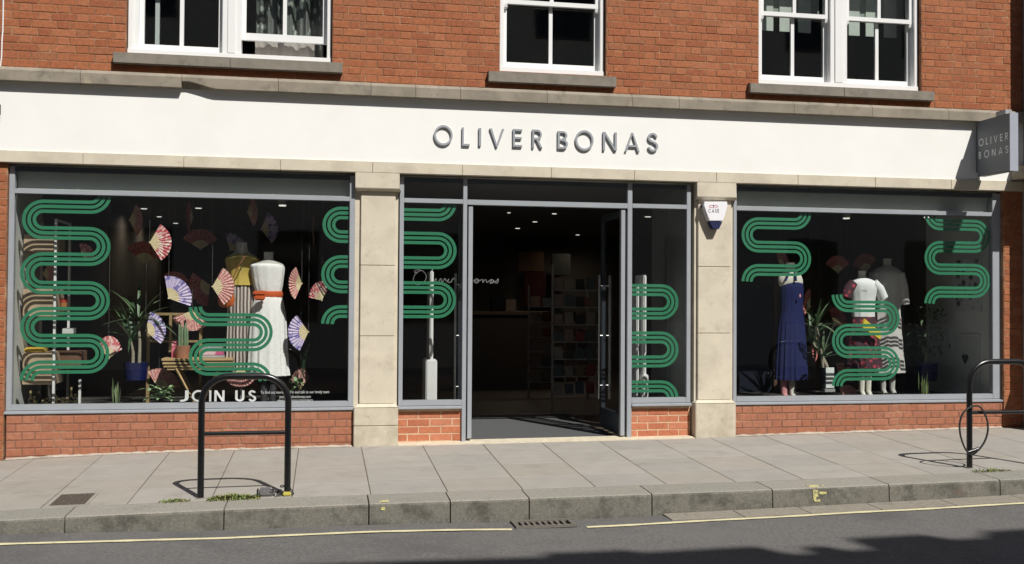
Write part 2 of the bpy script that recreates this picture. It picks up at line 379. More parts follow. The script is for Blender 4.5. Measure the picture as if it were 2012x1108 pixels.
for b in BR:
    x, z, L, h, f, par, pal = b; key, mm = brick_mesh(L, h); m_ = rnd.choice(pal); dy = rnd.uniform(-.0015, .0025); tilt = rnd.gauss(0, .006)
    if id(b) in vset:
        if key not in BD: BD[key] = mm.mesh('brick', m_)
        o = link('brick', BD[key], par, Vector((x, f+dy, z))-wloc(par)); o.rotation_euler = (0, tilt, 0)
        o.material_slots[0].link = 'OBJECT'; o.material_slots[0].material = m_
    else:
        J = joined.setdefault(0, MB()); i = len(J.v); J.v += [v+Vector((x, f+dy, z)) for v in mm.v]; J.f += [[i+k for k in q] for q in mm.f]
        allp = BRICK+BRICK_P+BRICK_O; J.mi += [allp.index(m_)]*len(mm.f)
o = part('brickwork', joined[0], BRICK+BRICK_P+BRICK_O, B); o['kind'] = 'stuff'

# pale mortar fillet where the plinths meet the paving
for a, b in ((-2.89, .29), (4.27, 7.40)):
    rf = random.Random(int(a*10)); mb = MB(); n = 60; pr = []
    for k in range(n+1):
        x = a+(b-a)*k/n; w = .02+.016*rf.random(); h = .008+.012*rf.random(); z = pave(x, 0); pr.append([(x, .046, z-.02), (x, .046, z+h), (x, .044-w, z+.001), (x, .044-w, z-.02)])
    for p, q in zip(pr, pr[1:]): mb.hexa(p, q)
    part('mortar_fillet', mb, mat('fillet_mortar', (.42, .375, .31), .95, .2, 30, .5, 80, stain=[((.2, .175, .14), 8, .52, .66, .7)]), B)
# cornice stones (one broken), lintel stones, fascia board
def cornice(x0, x1, notch=False):
    mb = MB(); pr = [(.12, 3.432), (-.075, 3.436), (-.075, 3.532), (-.04, 3.566), (.12, 3.578)]
    if not notch: mb.prism([(x0, y, z) for y, z in pr], (x1-x0, 0, 0)); return mb
    n = 14; rn = random.Random(5); prof = []
    for k in range(n+1):
        u = k/n; x = x0+(x1-x0)*u; d = (x-x0)
        dz = 0 if d > .30 else (.058 if d < .07 else .058*(1-(d-.07)/.23))*(.8+.3*rn.random()) if d < .30 else 0
        prof.append((x, dz))
    for (xa, da), (xb, db) in zip(prof, prof[1:]):
        a = [(xa, .12, 3.432), (xa, -.01, 3.434), (xa, -.035, 3.434+da), (xa, -.075, 3.436+da*1.05), (xa, -.075, 3.532), (xa, -.04, 3.566), (xa, .12, 3.578)]
        b = [(xb, .12, 3.432), (xb, -.01, 3.434), (xb, -.035, 3.434+db), (xb, -.075, 3.436+db*1.05), (xb, -.075, 3.532), (xb, -.04, 3.566), (xb, .12, 3.578)]
        i = len(mb.v); mb.v += [Vector(q) for q in a+b]
        for j in range(6): mb.f.append([i+j, i+j+1, i+8+j, i+7+j]); mb.mi.append(0)
    mb.f.append(list(range(7))); mb.f.append([len(mb.v)-7+j for j in range(7)]); mb.mi += [0, 0]
    return mb
cn = part('cornice', MB().box(XL, XR, .0, .12, 3.44, 3.56), STONE_D, B)
cj = [XL]+[at(x, y, -.07).x for x, y in ((158, 150), (357, 157), (547, 166), (729, 174), (817, 178), (905, 181), (1075, 188), (1242, 195), (1335, 199), (1560, 208), (1714, 214), (1864, 221))]+[XR]
for i in range(len(cj)-1): part('cornice_stone', cornice(cj[i]+.002, cj[i+1]-.002, i == 2), STONE_D, cn)
mb = MB(); mb.box(XL, XR, .002, .3, 2.79, 3.45); part('fascia_board', mb, FASCIA, B)
lt = part('lintel', MB().box(XL, XR, .0, .3, 2.70, 2.79), STONE, B)
lj = [XL]+[at(x, 325, 0).x for x in (163, 361, 551, 732, 908, 1083, 1246, 1407, 1567, 1719, 1868)]+[XR]
for i in range(len(lj)-1):
    mb = MB(); mb.box(lj[i]+.002, lj[i+1]-.002, -.012, .28, 2.684, 2.793); part('lintel_stone', mb, STONE, lt, bevel=.003)
# the rest of the shell: side walls, roof over the rooms
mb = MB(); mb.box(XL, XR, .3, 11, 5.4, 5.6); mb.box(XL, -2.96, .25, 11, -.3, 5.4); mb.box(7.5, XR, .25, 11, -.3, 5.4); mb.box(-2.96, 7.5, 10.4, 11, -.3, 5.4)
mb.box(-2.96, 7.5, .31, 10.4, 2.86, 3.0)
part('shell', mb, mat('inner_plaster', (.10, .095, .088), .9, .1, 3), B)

# stone piers
STONE_B = mat('splashed_stone', (.58, .52, .41), .88, .1, 4, .3, 70, stain=[((.40, .355, .265), 4.5, .42, .64, .7), ((.26, .22, .165), 13, .6, .74, .55)])
def pier(xs0, xs1, xc0, xc1, xb0, xb1, joints, jb, zb):
    p = part('stone_pier', MB().box(xc0+.004, xc1-.004, .078, .28, -.3, 2.68), STONE, B)
    mb = MB(); mb.prism([(xc0, -.012, 2.683), (xc0, -.012, 2.53), (xc0+.02, .02, 2.505), (xc0+.02, .2, 2.505), (xc0, .2, 2.683)], (xc1-xc0, 0, 0)); part('capital', mb, STONE, p, bevel=.003)
    zz = [.40]+joints+[2.505]
    for a, b in zip(zz, zz[1:]): mb = MB(); mb.box(xs0, xs1, .045, .2, a+.0015, b-.0015); part('shaft_block', mb, STONE, p, bevel=.004)
    bj = [zb]+jb+[.372]
    for k, (a, b) in enumerate(zip(bj, bj[1:])):
        mb = MB()
        if k < len(bj)-2: mb.box(xb0, xb1, -.012, .2, a, b-.002)
        else:
            mb.box(xb0, xb1, -.012, .2, a, b)
        part('base_block', mb, STONE_B, p, bevel=.006)
    mb = MB(); e = .032
    mb.hexa([(xb0, -.012, .372), (xb1, -.012, .372), (xb1, .2, .372), (xb0, .2, .372)], [(xb0+e, .03, .40), (xb1-e, .03, .40), (xb1-e, .2, .40), (xb0+e, .2, .40)])
    part('base_weathering', mb, STONE, p)
pier(.35, .69, .289, .724, .296, .729, [1.07, 1.77], [.19], -.08)
pier(3.861, 4.228, 3.826, 4.261, 3.816, 4.26, [1.10, 1.80], [], -.06)

# ------------------------------------------------------------------ shop fronts
FY = .07
def frame_bar(mb, x0, x1, z0, z1, y0=FY, y1=.135): mb.box(x0, x1, y0, y1, z0, z1)
def pane(x0, x1, z0, z1, par, y=.10, m=GLASS, name='pane'):
    mb = MB(); mb.box(x0-.004, x1+.004, y-.003, y+.003, z0-.004, z1+.004); return part(name, mb, m, par)
def shop_window(x0, xi0, xi1, x1, cill_y, label):
    w = link('shop_window', None, B, Vector((0, 0, 0))); w['label'] = label
    bars = [('frame_post', x0, xi0, .372, 2.66), ('frame_post', xi1, x1, .372, 2.66), ('frame_head', xi0, xi1, 2.615, 2.66), ('transom_bar', xi0, xi1, 2.403, 2.449), ('bottom_rail', xi0, xi1, .372, .428)]
    for n, a, b, c, d in bars: mb = MB(); frame_bar(mb, a, b, c, d); part(n, mb, FRAME_D if n == 'frame_head' else FRAME, w, bevel=.003)  # head gets the dark colour to deepen the lintel shadow
    mb = MB(); mb.prism([(x0-.012, cill_y, .343), (x0-.012, cill_y, .362), (x0-.012, FY+.01, .3705), (x0-.012, .14, .3705), (x0-.012, .14, .343)], (x1-x0+.016, 0, 0)); part('cill', mb, FRAME, w, bevel=.002)
    pane(xi0, xi1, .428, 2.403, w); pane(xi0, xi1, 2.449, 2.615, w)
    mb = MB(); mb.box(xi0, xi1, .166, .18, 2.41, 2.68); part('transom_panel', mb, mat('transom_board', (.62, .64, .57), .8, .06, 2), w)
    return w
W1 = shop_window(-2.905, -2.857, .240, .292, .035, 'wide left display window with green stripes and hanging fans')
W3 = shop_window(4.262, 4.30, 7.322, 7.424, .035, 'wide right display window with three dressed mannequins')
WM = link('shop_entrance', None, B); WM['label'] = 'open glazed double doors between two narrow side lights'
for n, a, b, c, d in [('frame_post', .733, .775, .372, 2.66), ('mullion', 1.372, 1.413, .0, 2.66), ('mullion', 3.098, 3.147, .0, 2.66), ('frame_post', 3.744, 3.788, .372, 2.66),
                      ('frame_head', .775, 1.372, 2.615, 2.66), ('frame_head', 1.413, 3.098, 2.615, 2.66), ('frame_head', 3.147, 3.744, 2.615, 2.66),
                      ('transom_bar', .775, 1.372, 2.403, 2.449), ('transom_bar', 1.413, 3.098, 2.395, 2.449), ('transom_bar', 3.147, 3.744, 2.403, 2.449),
                      ('bottom_rail', .775, 1.372, .372, .428), ('bottom_rail', 3.147, 3.744, .372, .428)]:
    mb = MB(); frame_bar(mb, a, b, c, d); part(n, mb, FRAME_D if n == 'frame_head' else FRAME, WM, bevel=.003)  # heads coloured dark for the shade beneath the lintel
for a, b in ((.733, 1.370), (3.149, 3.797)):
    mb = MB(); mb.prism([(a, .05, .341), (a, .05, .362), (a, FY+.01, .3705), (a, .14, .3705), (a, .14, .341)], (b-a, 0, 0)); part('cill', mb, FRAME, WM, bevel=.002)
for a, b, c, d in ((.775, 1.372, .428, 2.403), (3.147, 3.744, .428, 2.403), (.775, 1.372, 2.449, 2.615), (1.413, 3.098, 2.449, 2.615), (3.147, 3.744, 2.449, 2.615)): pane(a, b, c, d, WM)
mb = MB()
for k in range(12):
    a = .732+k*(3.80-.732)/12; b = .732+(k+1)*(3.80-.732)/12
    mb.hexa([(a, -.035, pave(a, 0)-.05), (b, -.035, pave(b, 0)-.05), (b, .16, pave(b, 0)-.05), (a, .16, pave(a, 0)-.05)], [(a, -.035, pave(a, 0)+.006), (b, -.035, pave(b, 0)+.006), (b, .16, pave(b, 0)+.022), (a, .16, pave(a, 0)+.022)])
part('threshold', mb, mat('pale_threshold', (.6, .53, .4), .8, .15, 12, .3, 60), WM)
def door_leaf(hx, sgn, label):
    """leaf swung inwards at right angles; hx hinge line, leaf runs from y=.1 to y=.9"""
    d = link('door_leaf', None, B, Vector((0, 0, 0))); d['label'] = label
    t = .022; y0, y1 = .085, .90; z0, z1 = .035, 2.385
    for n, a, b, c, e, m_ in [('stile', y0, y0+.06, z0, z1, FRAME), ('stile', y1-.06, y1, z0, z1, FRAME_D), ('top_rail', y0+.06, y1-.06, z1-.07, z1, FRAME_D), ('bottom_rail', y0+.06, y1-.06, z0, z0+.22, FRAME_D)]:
        mb = MB(); mb.box(hx-t, hx+t, a, b, c, e); part(n, mb, m_, d, bevel=.003)
    mb = MB(); mb.box(hx-.004, hx+.004, y0+.058, y1-.058, z0+.218, z1-.068); part('pane', mb, GLASS, d)
    hm = mat('brushed_steel', (.55, .55, .54), .3, .05, 30, metal=1)
    for s in (-1, 1):
        mb = MB(); x = hx+s*.06; yh = y1-.10; mb.tube([(x, yh, .35), (x, yh, 1.72)], .014, 10)
        for z in (.5, 1.05, 1.6): mb.tube([(hx+s*.02, yh, z), (x, yh, z)], .007, 8)
        part('pull_handle', mb, hm, d, smooth=True)
    return d
door_leaf(1.452, 1, 'left door leaf folded in behind the grey mullion'); DR = door_leaf(3.055, -1, 'right door leaf swung inwards with steel pull bar')

# ------------------------------------------------------------------ vinyl serpentines on the glass
def ribbon(path, off, w, y, clip):
    pts = []; n = len(path)
    for i, p in enumerate(path):
        a = path[max(0, i-1)]; b = path[min(n-1, i+1)]; t = Vector((b[0]-a[0], b[1]-a[1])).normalized(); nn = Vector((-t.y, t.x)); pts.append((Vector(p), nn))
    bm = bmesh.new(); rows = []
    for p, nn in pts:
        q0 = p+nn*(off-w/2); q1 = p+nn*(off+w/2); rows.append((bm.verts.new((q0.x, y, q0.y)), bm.verts.new((q1.x, y, q1.y))))
    for (a, b), (c, d) in zip(rows, rows[1:]):
        try: bm.faces.new((a, b, d, c))
        except ValueError: pass
    x0, x1, z0, z1 = clip
    for co, no in (((x0, 0, 0), (-1, 0, 0)), ((x1, 0, 0), (1, 0, 0)), ((0, 0, z0), (0, 0, -1)), ((0, 0, z1), (0, 0, 1))):
        bmesh.ops.bisect_plane(bm, geom=bm.verts[:]+bm.edges[:]+bm.faces[:], plane_co=co, plane_no=no, clear_outer=True)
    if bm.faces:
        g = bmesh.ops.extrude_face_region(bm, geom=bm.faces[:]); bmesh.ops.translate(bm, vec=(0, .0008, 0), verts=[v for v in g['geom'] if isinstance(v, bmesh.types.BMVert)])
        bmesh.ops.recalc_face_normals(bm, faces=bm.faces)
    return bm
def serp(xl, xr, zs, start, end, clips, d0=1):
    """runs at heights zs between turn centres xl, xr; start/end: 'up','down' quarter turns or None; d0=1: the first run goes left to right"""
    path = []; d = d0
    def arc(cx, cz, r, a0, a1, n=14):
        for k in range(n+1): a = R(a0+(a1-a0)*k/n); path.append((cx+r*math.cos(a), cz+r*math.sin(a)))
    h0 = abs(zs[0]-zs[1])/2; xs_, xe_ = (xl, xr) if d > 0 else (xr, xl)
    if start: arc(xs_, zs[0]+h0, h0, 180 if d > 0 else 0, 270 if d > 0 else -90)
    else: path.append((xs_, zs[0]))
    for i, z in enumerate(zs):
        xe_ = xr if d > 0 else xl
        if i < len(zs)-1:
            r_ = (z-zs[i+1])/2; arc(xe_, z-r_, r_, 90, -90 if d > 0 else 270)
        d = -d
    d = -d; xe_ = xr if d > 0 else xl; h1 = abs(zs[-1]-zs[-2])/2
    if end: arc(xe_, zs[-1]-h1, h1, 90, 0 if d > 0 else 180)
    else: path.append((xe_, zs[-1]))
    # resample: long straight runs get inner points so offsets stay clean
    dense = []
    for a, b in zip(path, path[1:]):
        dd = math.dist(a, b); k = max(1, int(dd/.05))
        if dd < 1e-5: continue
        for j in range(k): dense.append((a[0]+(b[0]-a[0])*j/k, a[1]+(b[1]-a[1])*j/k))
    dense.append(path[-1])
    for clip, par in clips:
        for off in (-.0468, 0, .0468):
            bm = ribbon(dense, off, .032, .1036, clip)
            if bm.faces:
                me = bpy.data.meshes.new('vinyl_stripe'); off_ = wloc(par); bmesh.ops.translate(bm, vec=-off_, verts=bm.verts); bm.to_mesh(me); me.materials.append(VINYL); link('vinyl_stripe', me, par)
            bm.free()
VY = .1036
def zz(px, ys): return [at(px, y, VY).z for y in ys]
def xx(px, y): return at(px, y, VY).x
c1 = (-2.853, .236, .43, 2.4); c3 = (4.304, 7.318, .43, 2.4); cl = (.777, 1.370, .43, 2.4); cr = (3.149, 3.742, .43, 2.4)
ru = lambda z: (z[0]-z[1])/2+.0628
z = zz(130, (406, 458, 509, 565, 616, 669, 721)); serp(xx(41, 560)+ru(z), xx(217, 560)-ru(z), z, 'up', 'down', [(c1, W1)], d0=-1)
z = zz(660, (418, 464.6, 513.7, 563.5, 612)); serp(xx(633, 500)+ru(z), xx(896, 500)-ru(z), z, 'up', 'down', [(c1, W1), (cl, WM)], d0=-1)
z = zz(450, (628, 677.6, 725)); serp(xx(370, 660)+ru(z), xx(536, 660)-ru(z), z, 'up', 'down', [(c1, W1)], d0=1)
z = zz(1290, (524, 570, 616, 663, 710, 759, 806)); serp(xx(1180, 640)+ru(z), xx(1333, 640)-ru(z), z[1:], None, None, [(cr, WM)], d0=1)
z = zz(1520, (439, 485, 530.6)); serp(xx(1457, 500)+ru(z), xx(1594, 500)-ru(z), z, 'up', 'down', [(c3, W3)], d0=-1)
z = zz(1700, (602, 647.6, 692, 736)); serp(xx(1634, 680)+ru(z), xx(1768, 680)-ru(z), z, 'up', 'down', [(c3, W3)], d0=1)
z = zz(1880, (442, 485, 529, 574)); serp(xx(1817, 500)+ru(z), xx(1945, 500)-ru(z), z, 'up', 'down', [(c3, W3)], d0=1)

# ------------------------------------------------------------------ stroke lettering (geometric sans, cap height 1)
def glyph(c, t=.15):
    r, g = [], []       # polygons, arcs (cx, cz, ro, ri, a0, a1)
    box = lambda a, b, d, e: r.append([(a, d), (b, d), (b, e), (a, e)])
    if c == 'O': g.append((.52, .5, .53, .53-t, 0, 360)); w = 1.04
    elif c == 'L': box(0, t, 0, 1); box(t, .5, 0, t); w = .5
    elif c == 'I': box(0, t, 0, 1); w = t
    elif c == 'V': r += [[(0, 1), (t*1.1, 1), (.40+t*.35, 0), (.40-t*.35, 0)], [(.80-t*1.1, 1), (.80, 1), (.40+t*.35, 0), (.40-t*.35, 0)]]; w = .8
    elif c == 'E': box(0, t, 0, 1); box(t, .55, 0, t); box(t, .52, .5-t/2, .5+t/2); box(t, .55, 1-t, 1); w = .55
    elif c == 'R':
        box(0, t, 0, 1); box(t, .3, 1-t, 1); box(t, .3, .44, .44+t); g.append((.3, .72, .28, .28-t, -90, 90)); r.append([(.24, .44), (.24+t*1.15, .44), (.62, 0), (.62-t*1.2, 0)]); w = .62
    elif c == 'B':
        box(0, t, 0, 1); box(t, .28, 1-t, 1); box(t, .3, .5-t/2, .5+t/2); box(t, .3, 0, t); g += [(.28, .75, .25, .25-t*.95, -90, 90), (.3, .265, .265, .265-t, -90, 90)]; w = .57
    elif c == 'N': box(0, t, 0, 1); box(.76-t, .76, 0, 1); r.append([(0, 1), (t*1.15, 1), (.76, 0), (.76-t*1.15, 0)]); w = .76
    elif c == 'A': r += [[(0, 0), (t*1.1, 0), (.42+t*.35, 1), (.42-t*.35, 1)], [(.84-t*1.1, 0), (.84, 0), (.42+t*.35, 1), (.42-t*.35, 1)]]; box(.2, .64, .24, .24+t*.9); w = .84
    elif c == 'S': g += [(.27, .75, .265, .265-t, 10, 270), (.29, .27, .28, .28-t, -170, 90)]; w = .56
    elif c == 'J': box(.28, .28+t, .28, 1); g.append((.14, .28, .29, .29-t, -115, 0)); w = .44
    elif c == 'U': box(0, t, .33, 1); box(.64-t, .64, .33, 1); g.append((.32, .33, .32, .32-t, 180, 360)); w = .64
    elif c == 'C': g.append((.5, .5, .53, .53-t, 50, 310)); w = .88
    else: w = .4
    return r, g, w
def letter_mesh(c, fx, d0, d1, t=.15, sx=1.):
    """fx(u, v, depth) -> world point, u to the right, v up in cap heights"""
    mb = MB(); r, g, w = glyph(c, t); e = 0
    for p in r:
        f = [fx(u*sx, v, d0-e) for u, v in p]; b = [fx(u*sx, v, d1) for u, v in p]; mb.hexa(f, b); e += .0006
    for cx, cz, ro, ri, a0, a1 in g:
        n = max(6, int(abs(a1-a0)/9))
        P = lambda a, q, d: fx((cx+q*math.cos(a))*sx, cz+q*math.sin(a), d)
        i = len(mb.v); full = abs(a1-a0) >= 360
        for k in range(n+1):
            a = R(a0+(a1-a0)*k/n); mb.v += [Vector(P(a, ro, d0-e)), Vector(P(a, ri, d0-e)), Vector(P(a, ri, d1)), Vector(P(a, ro, d1))]
        for k in range(n):
            for j in range(4): mb.f.append([i+k*4+j, i+k*4+(j+1) % 4, i+k*4+4+(j+1) % 4, i+k*4+4+j]); mb.mi.append(0)
        if not full: mb.f += [[i, i+1, i+2, i+3], [i+n*4, i+n*4+1, i+n*4+2, i+n*4+3]]; mb.mi += [0, 0]
        e += .0006
    return mb
# raised fascia letters: measured left edge, right edge, top and bottom of every letter
t = thing('fascia_lettering', 'raised grey metal letters reading OLIVER BONAS on the white fascia', 'sign', (at(1075, 272, 0).x, 0, at(1075, 272, 0).z))
LM = mat('brushed_grey_metal', (.34, .355, .38), .45, .06, 20, metal=.1)
yb = -.021
for c, a, b, top, bot in [('O', 853, 889, 246, 284), ('L', 908, 923, 250, 286), ('I', 941, 947, 251, 286), ('V', 962, 991, 252, 288), ('E', 1008, 1026, 253, 288), ('R', 1046, 1066, 254, 290),
                          ('B', 1096, 1116, 257, 292), ('O', 1131, 1166, 256, 294), ('N', 1185, 1212, 259, 295), ('A', 1228, 1257, 260, 297), ('S', 1273, 1293, 261, 297)]:
    p0 = at(a, bot, yb); p1 = at(b, bot, yb); h = at(a, top, yb).z-p0.z; w = glyph(c)[2]
    sx = (p1.x-p0.x)/(w*h)
    part('letter', letter_mesh(c, lambda u, v, d, p0=p0, h=h: (p0.x+u*h, d, p0.z+v*h), yb, .0015, .112, sx), LM, t)
# JOIN US on the glass, part of the left window
for c, a, b in [('J', 352, 370), ('O', 377, 403), ('I', 411, 414.5), ('N', 421, 441), ('U', 462, 480), ('S', 488, 503)]:
    p0 = at(a, 789, VY); p1 = at(b, 789, VY); h = at(a, 767, VY).z-p0.z; w = glyph(c)[2]
    part('window_letter', letter_mesh(c, lambda u, v, d, p0=p0, h=h: (p0.x+u*h, d, p0.z+v*h), VY, VY+.0008, .17, (p1.x-p0.x)/(w*h)), mat('white_vinyl', (.8, .8, .8), .5, .02), W1)
def small_text(name, body, p, size, par, m_, rot=(R(90), 0, 0), align='CENTER'):
    cu = bpy.data.curves.new(name, 'FONT'); cu.body = body; cu.size = size; cu.align_x = align; cu.extrude = .0003; cu.resolution_u = 2
    o = bpy.data.objects.new(name, cu); me = bpy.data.meshes.new_from_object(o); bpy.data.objects.remove(o)
    me.materials.append(m_); o = link(name, me, par, Vector(p)-wloc(par)); o.rotation_euler = rot; return o
WV = MATS['white_vinyl']
for s, py, wpx in (('To find out more, drop in and talk to our lovely team', 773, 132), ('join.us@oliverbonas.com', 782, 60), ('www.oliverbonas.com/careers', 789, 68)):
    p = at(580, py, VY); o = small_text('window_text', s, p, .036, W1, WV); k = wpx*mpp(580, py, VY)/max(.01, o.dimensions.x); o.scale = (k, 1.15, 1)

# ------------------------------------------------------------------ upper sash windows
def sash_window(x0, x1, units, label, mull=None, open_unit=None, meet=4.50):
    w = link('sash_window', None, B); w['label'] = label
    fy, z0, z1 = .055, 3.782, 5.33; ft = .042
    def bar(n, a, b, c, d, y0=fy, y1=.24, bv=.004, m_=WHITE): mb = MB(); mb.box(a, b, y0, y1, c, d); return part(n, mb, m_, w, bevel=bv)
    bar('frame_jamb', x0, x0+ft, z0+.028, z1); bar('frame_jamb', x1-ft, x1, z0+.028, z1); bar('frame_head', x0+ft, x1-ft, z1-.05, z1)
    bar('frame_sill', x0-.004, x1+.004, z0-.022, z0+.028, fy-.012)
    edges = [x0+ft]
    if open_unit: bar('box_stile', x0+ft, x0+ft+.05, z0+.028, z1-.05, fy+.02, .24); edges = [x0+ft+.05]
    if mull:
        bar('mullion', mull[0], mull[1], z0+.028, z1-.05); bar('mullion_bead', mull[0]+.05, mull[1]-.05, z0+.029, z1-.05, fy-.012, fy+.0)
        edges += [mull[0], mull[1]]
    edges.append(x1-ft)
    for u in range(len(edges)//2):
        a, b = edges[2*u], edges[2*u+1]; lift = open_unit[1] if open_unit and open_unit[0] == u else 0
        for upper in (0, 1):
            y0, y1 = ((.135, .175) if not upper else (.088, .128)); zb, zt = ((z0+.028+lift, meet+.03+lift) if not upper else (meet-.02, z1-.05))
            n = 'upper_sash' if upper else 'lower_sash'; mb = MB(); st = .042; br = .07 if not upper else .045
            mb.box(a, a+st, y0, y1, zb, zt); mb.box(b-st, b, y0, y1, zb, zt); mb.box(a+st, b-st, y0, y1, zb, zb+br); mb.box(a+st, b-st, y0, y1, zt-.04, zt)
            m0 = (a+b)/2; mb.box(m0-.019, m0+.019, y0+.004, y1-.004, zb+br, zt-.04)
            if upper:
                for hx in (a, b-st): mb.prism([(hx, y0, zb), (hx, y0+.035, zb), (hx, y0+.03, zb-.05), (hx, y0+.008, zb-.035)], (st, 0, 0))
            o = part(n, mb, WHITE, w)
            for p, q in ((a+st, m0-.019), (m0+.019, b-st)):
                mb = MB(); mb.box(p-.003, q+.003, (y0+y1)/2-.002, (y0+y1)/2+.002, zb+br-.003, zt-.037); part('pane', mb, GLASS_U, o)
    return w
SW = [sash_window(-1.865, .045, 2, 'left double sash window with one lower sash pushed up', (-.997, -.82), (1, .16), 4.62),
      sash_window(1.733, 2.829, 1, 'single sash window in the middle above the fascia', None, None, 4.49),
      sash_window(4.525, 6.403, 2, 'right double sash window with pale light patch cloths behind', (5.363, 5.56), None, 4.53)]
for a, b, z0, z1 in ((-1.976, .155, 3.645, 3.757), (1.602, 2.931, 3.628, 3.745), (4.392, 6.529, 3.638, 3.750)):
    mid = (a+b)/2 if b-a > 1.5 else None; sl_ = part('window_sill', MB().box(a+.01, b-.01, .0, .2, z0+.005, z1-.004), SILL, B)
    for p, q in ([(a, mid-.0015), (mid+.0015, b)] if mid else [(a, b)]):
        mb = MB(); mb.prism([(p, -.066, z0), (p, -.066, z1-.012), (p, .05, z1+.012), (p, .2, z1+.012), (p, .2, z0)], (q-p, 0, 0)); part('sill_stone', mb, SILL, sl_, bevel=.004)
# rooms behind the sashes
mb = MB(); mb.box(-2.9, 7.4, 3.2, 3.3, 3.0, 5.4); mb.box(.6, .7, .32, 3.2, 3.0, 5.4); mb.box(3.6, 3.7, .32, 3.2, 3.0, 5.4)
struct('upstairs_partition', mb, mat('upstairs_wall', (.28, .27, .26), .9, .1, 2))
def curtain(name, x0, x1, z0, z1, y, m_, label, amp=.03, k=16, cat='curtain'):
    mb = MB(); n = 60; pts = []
    for i in range(n+1):
        u = i/n; x = x0+(x1-x0)*u; pts.append((x, y+amp*math.sin(u*k)+amp*.5*math.sin(u*k*2.3+1)))
    for (a, b), (c, d) in zip(pts, pts[1:]): mb.quad((a, b, z0), (c, d, z0), (c, d, z1), (a, b, z1))
    for (a, b), (c, d) in zip(pts, pts[1:]): mb.quad((a, b+.004, z0), (c, d+.004, z0), (c, d+.004, z1), (a, b+.004, z1))
    return tag(part(name, mb, m_, None, smooth=True), label, cat)
curtain('curtain', -.70, -.03, 3.83, 5.2, .36, pattern_mat('grey_patterned_curtain', 'voronoi', (.72, .72, .66), (.24, .24, .23), 9, .9, .25, .3), 'grey patterned curtain behind the raised left sash', .05, 24)
curtain('curtain', -.70, -.12, 3.80, 3.99, .25, mat('cream_net', (.42, .38, .35), .9, .1, 6), 'cream net curtain hem in the gap under the raised sash', .012, 20)
BL = mat('pale_light_patch', (.78, .8, .74), .9, .06, 4)
for i, (px0, px1) in enumerate(((1494, 1629), (1664, 1797))):  # cloths stand in for light patches in the panes
    wl_ = ('left', 'right')[i]; t = thing('pane_light_patch', 'pale fringed blind drawn part way behind the %s sash of the right window' % wl_, 'blind', at(px0, 60, .5), 'blinds upstairs')
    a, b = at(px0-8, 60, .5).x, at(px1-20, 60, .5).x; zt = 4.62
    mb = MB(); mb.box(a, b, .5, .515, zt, 5.3); part('light_patch_sheet', mb, mat('grey_green_light_patch', (.45, .48, .43), .9, .08, 3), t)
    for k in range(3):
        xa = a+(b-a)*(.06+.3*k); mb = MB(); mb.box(xa, xa+(b-a)*.2, .485, .497, zt-.16, zt+.3); part('light_patch_square', mb, BL, t)
mb = MB(); mb.box(at(305, 50, .3).x, at(305, 50, .3).x+.04, .30, .33, 3.86, 5.3)
tag(part('secondary_glazing_bar', mb, WHITE, None), 'thin white glazing bar inside the left sash', 'window bar')
mb = MB(); mb.tube([at(6.5, 0, -.008)+Vector((0, 0, 1.2)), at(6.5, 0, -.008), at(5.5, 60, -.008), at(4, 78, -.01), at(3, 112, -.008), at(.5, 132, -.008)], .0065, 8)
tag(part('wall_cable', mb, WHITE, None, True), 'thin white cable clipped down the brick at the left edge', 'cable')

# ------------------------------------------------------------------ neighbour on the right, casting the edge shade
NB = thing('neighbouring_building', 'grey rendered building projecting at the right edge of the shop', 'building', (7.66, 0, .06))
NM = mat('grey_render', (.34, .32, .31), .85, .12, 4, .2, 40)
for n, y0, z0, z1 in (('upper_wall', -.36, 2.95, 8.0), ('pilaster', -.35, .92, 2.80), ('plinth', -.52, -.2, .92)):
    mb = MB(); mb.box(7.662, 12, y0, 4, z0, z1); part(n, mb, NM, NB, bevel=.004)
mb = MB(); mb.box(7.50, 12, -.56, 4, 2.805, 2.945); part('string_course', mb, STONE_D, NB)

# ------------------------------------------------------------------ projecting sign, alarm box
t = thing('projecting_sign', 'square grey projecting sign reading OLIVER BONAS at the right end of the fascia', 'sign', (7.1, 0, 3.1))
sx0, sx1, sy0, sy1, sz0, sz1 = 7.055, 7.145, -.59, -.05, 2.825, 3.432
SG = mat('sign_grey', (.15, .165, .18), .5, .04, 5)
mb = MB(); mb.box(sx0, sx1, sy0, sy1, sz0, sz1); part('sign_box', mb, SG, t, bevel=.004)
mb = MB(); mb.box(sx0-.003, sx1+.003, sy0-.006, sy0+.001, sz0-.003, sz1+.003); part('edge_trim', mb, mat('pale_edge_trim', (.36, .38, .44), .5, .04), t)
mb = MB(); mb.box(sx0+.02, sx1-.02, -.06, .01, sz0+.05, sz1-.05); part('wall_bracket', mb, SG, t)
mb = MB(); mb.box(sx0+.0, sx1-.01, -.52, -.36, sz1, sz1+.05); part('top_bracket', mb, mat('bracket_grey', (.34, .35, .36), .5), t, bevel=.004)  # grey bracket piece on the sign top, gives no light
def side_word(word, yl, yr, zb, h):
    ws = [glyph(c)[2]*h for c in word]; gap = ((yl-yr)-sum(ws))/(len(word)-1); y = yl
    for c, w in zip(word, ws):
        part('letter', letter_mesh(c, lambda u, v, d, y=y: (d, y-u*h, zb+v*h), sx0-.0012, sx0-.0002, .13), WV, t); y -= w+gap
side_word('OLIVER', -.075, -.565, 3.155, .078); side_word('BONAS', -.075, -.565, 3.015, .078)
t = thing('alarm_box', 'white and navy security alarm box high on the right stone pier', 'alarm box', at(1406, 420, .04))
def apx(x, y, Y=-.04): return at(x, y, Y)
AW = mat('alarm_white', (.82, .82, .85), .4, .02); AN = mat('alarm_navy', (.02, .025, .08), .4, .05)
ya = -.045
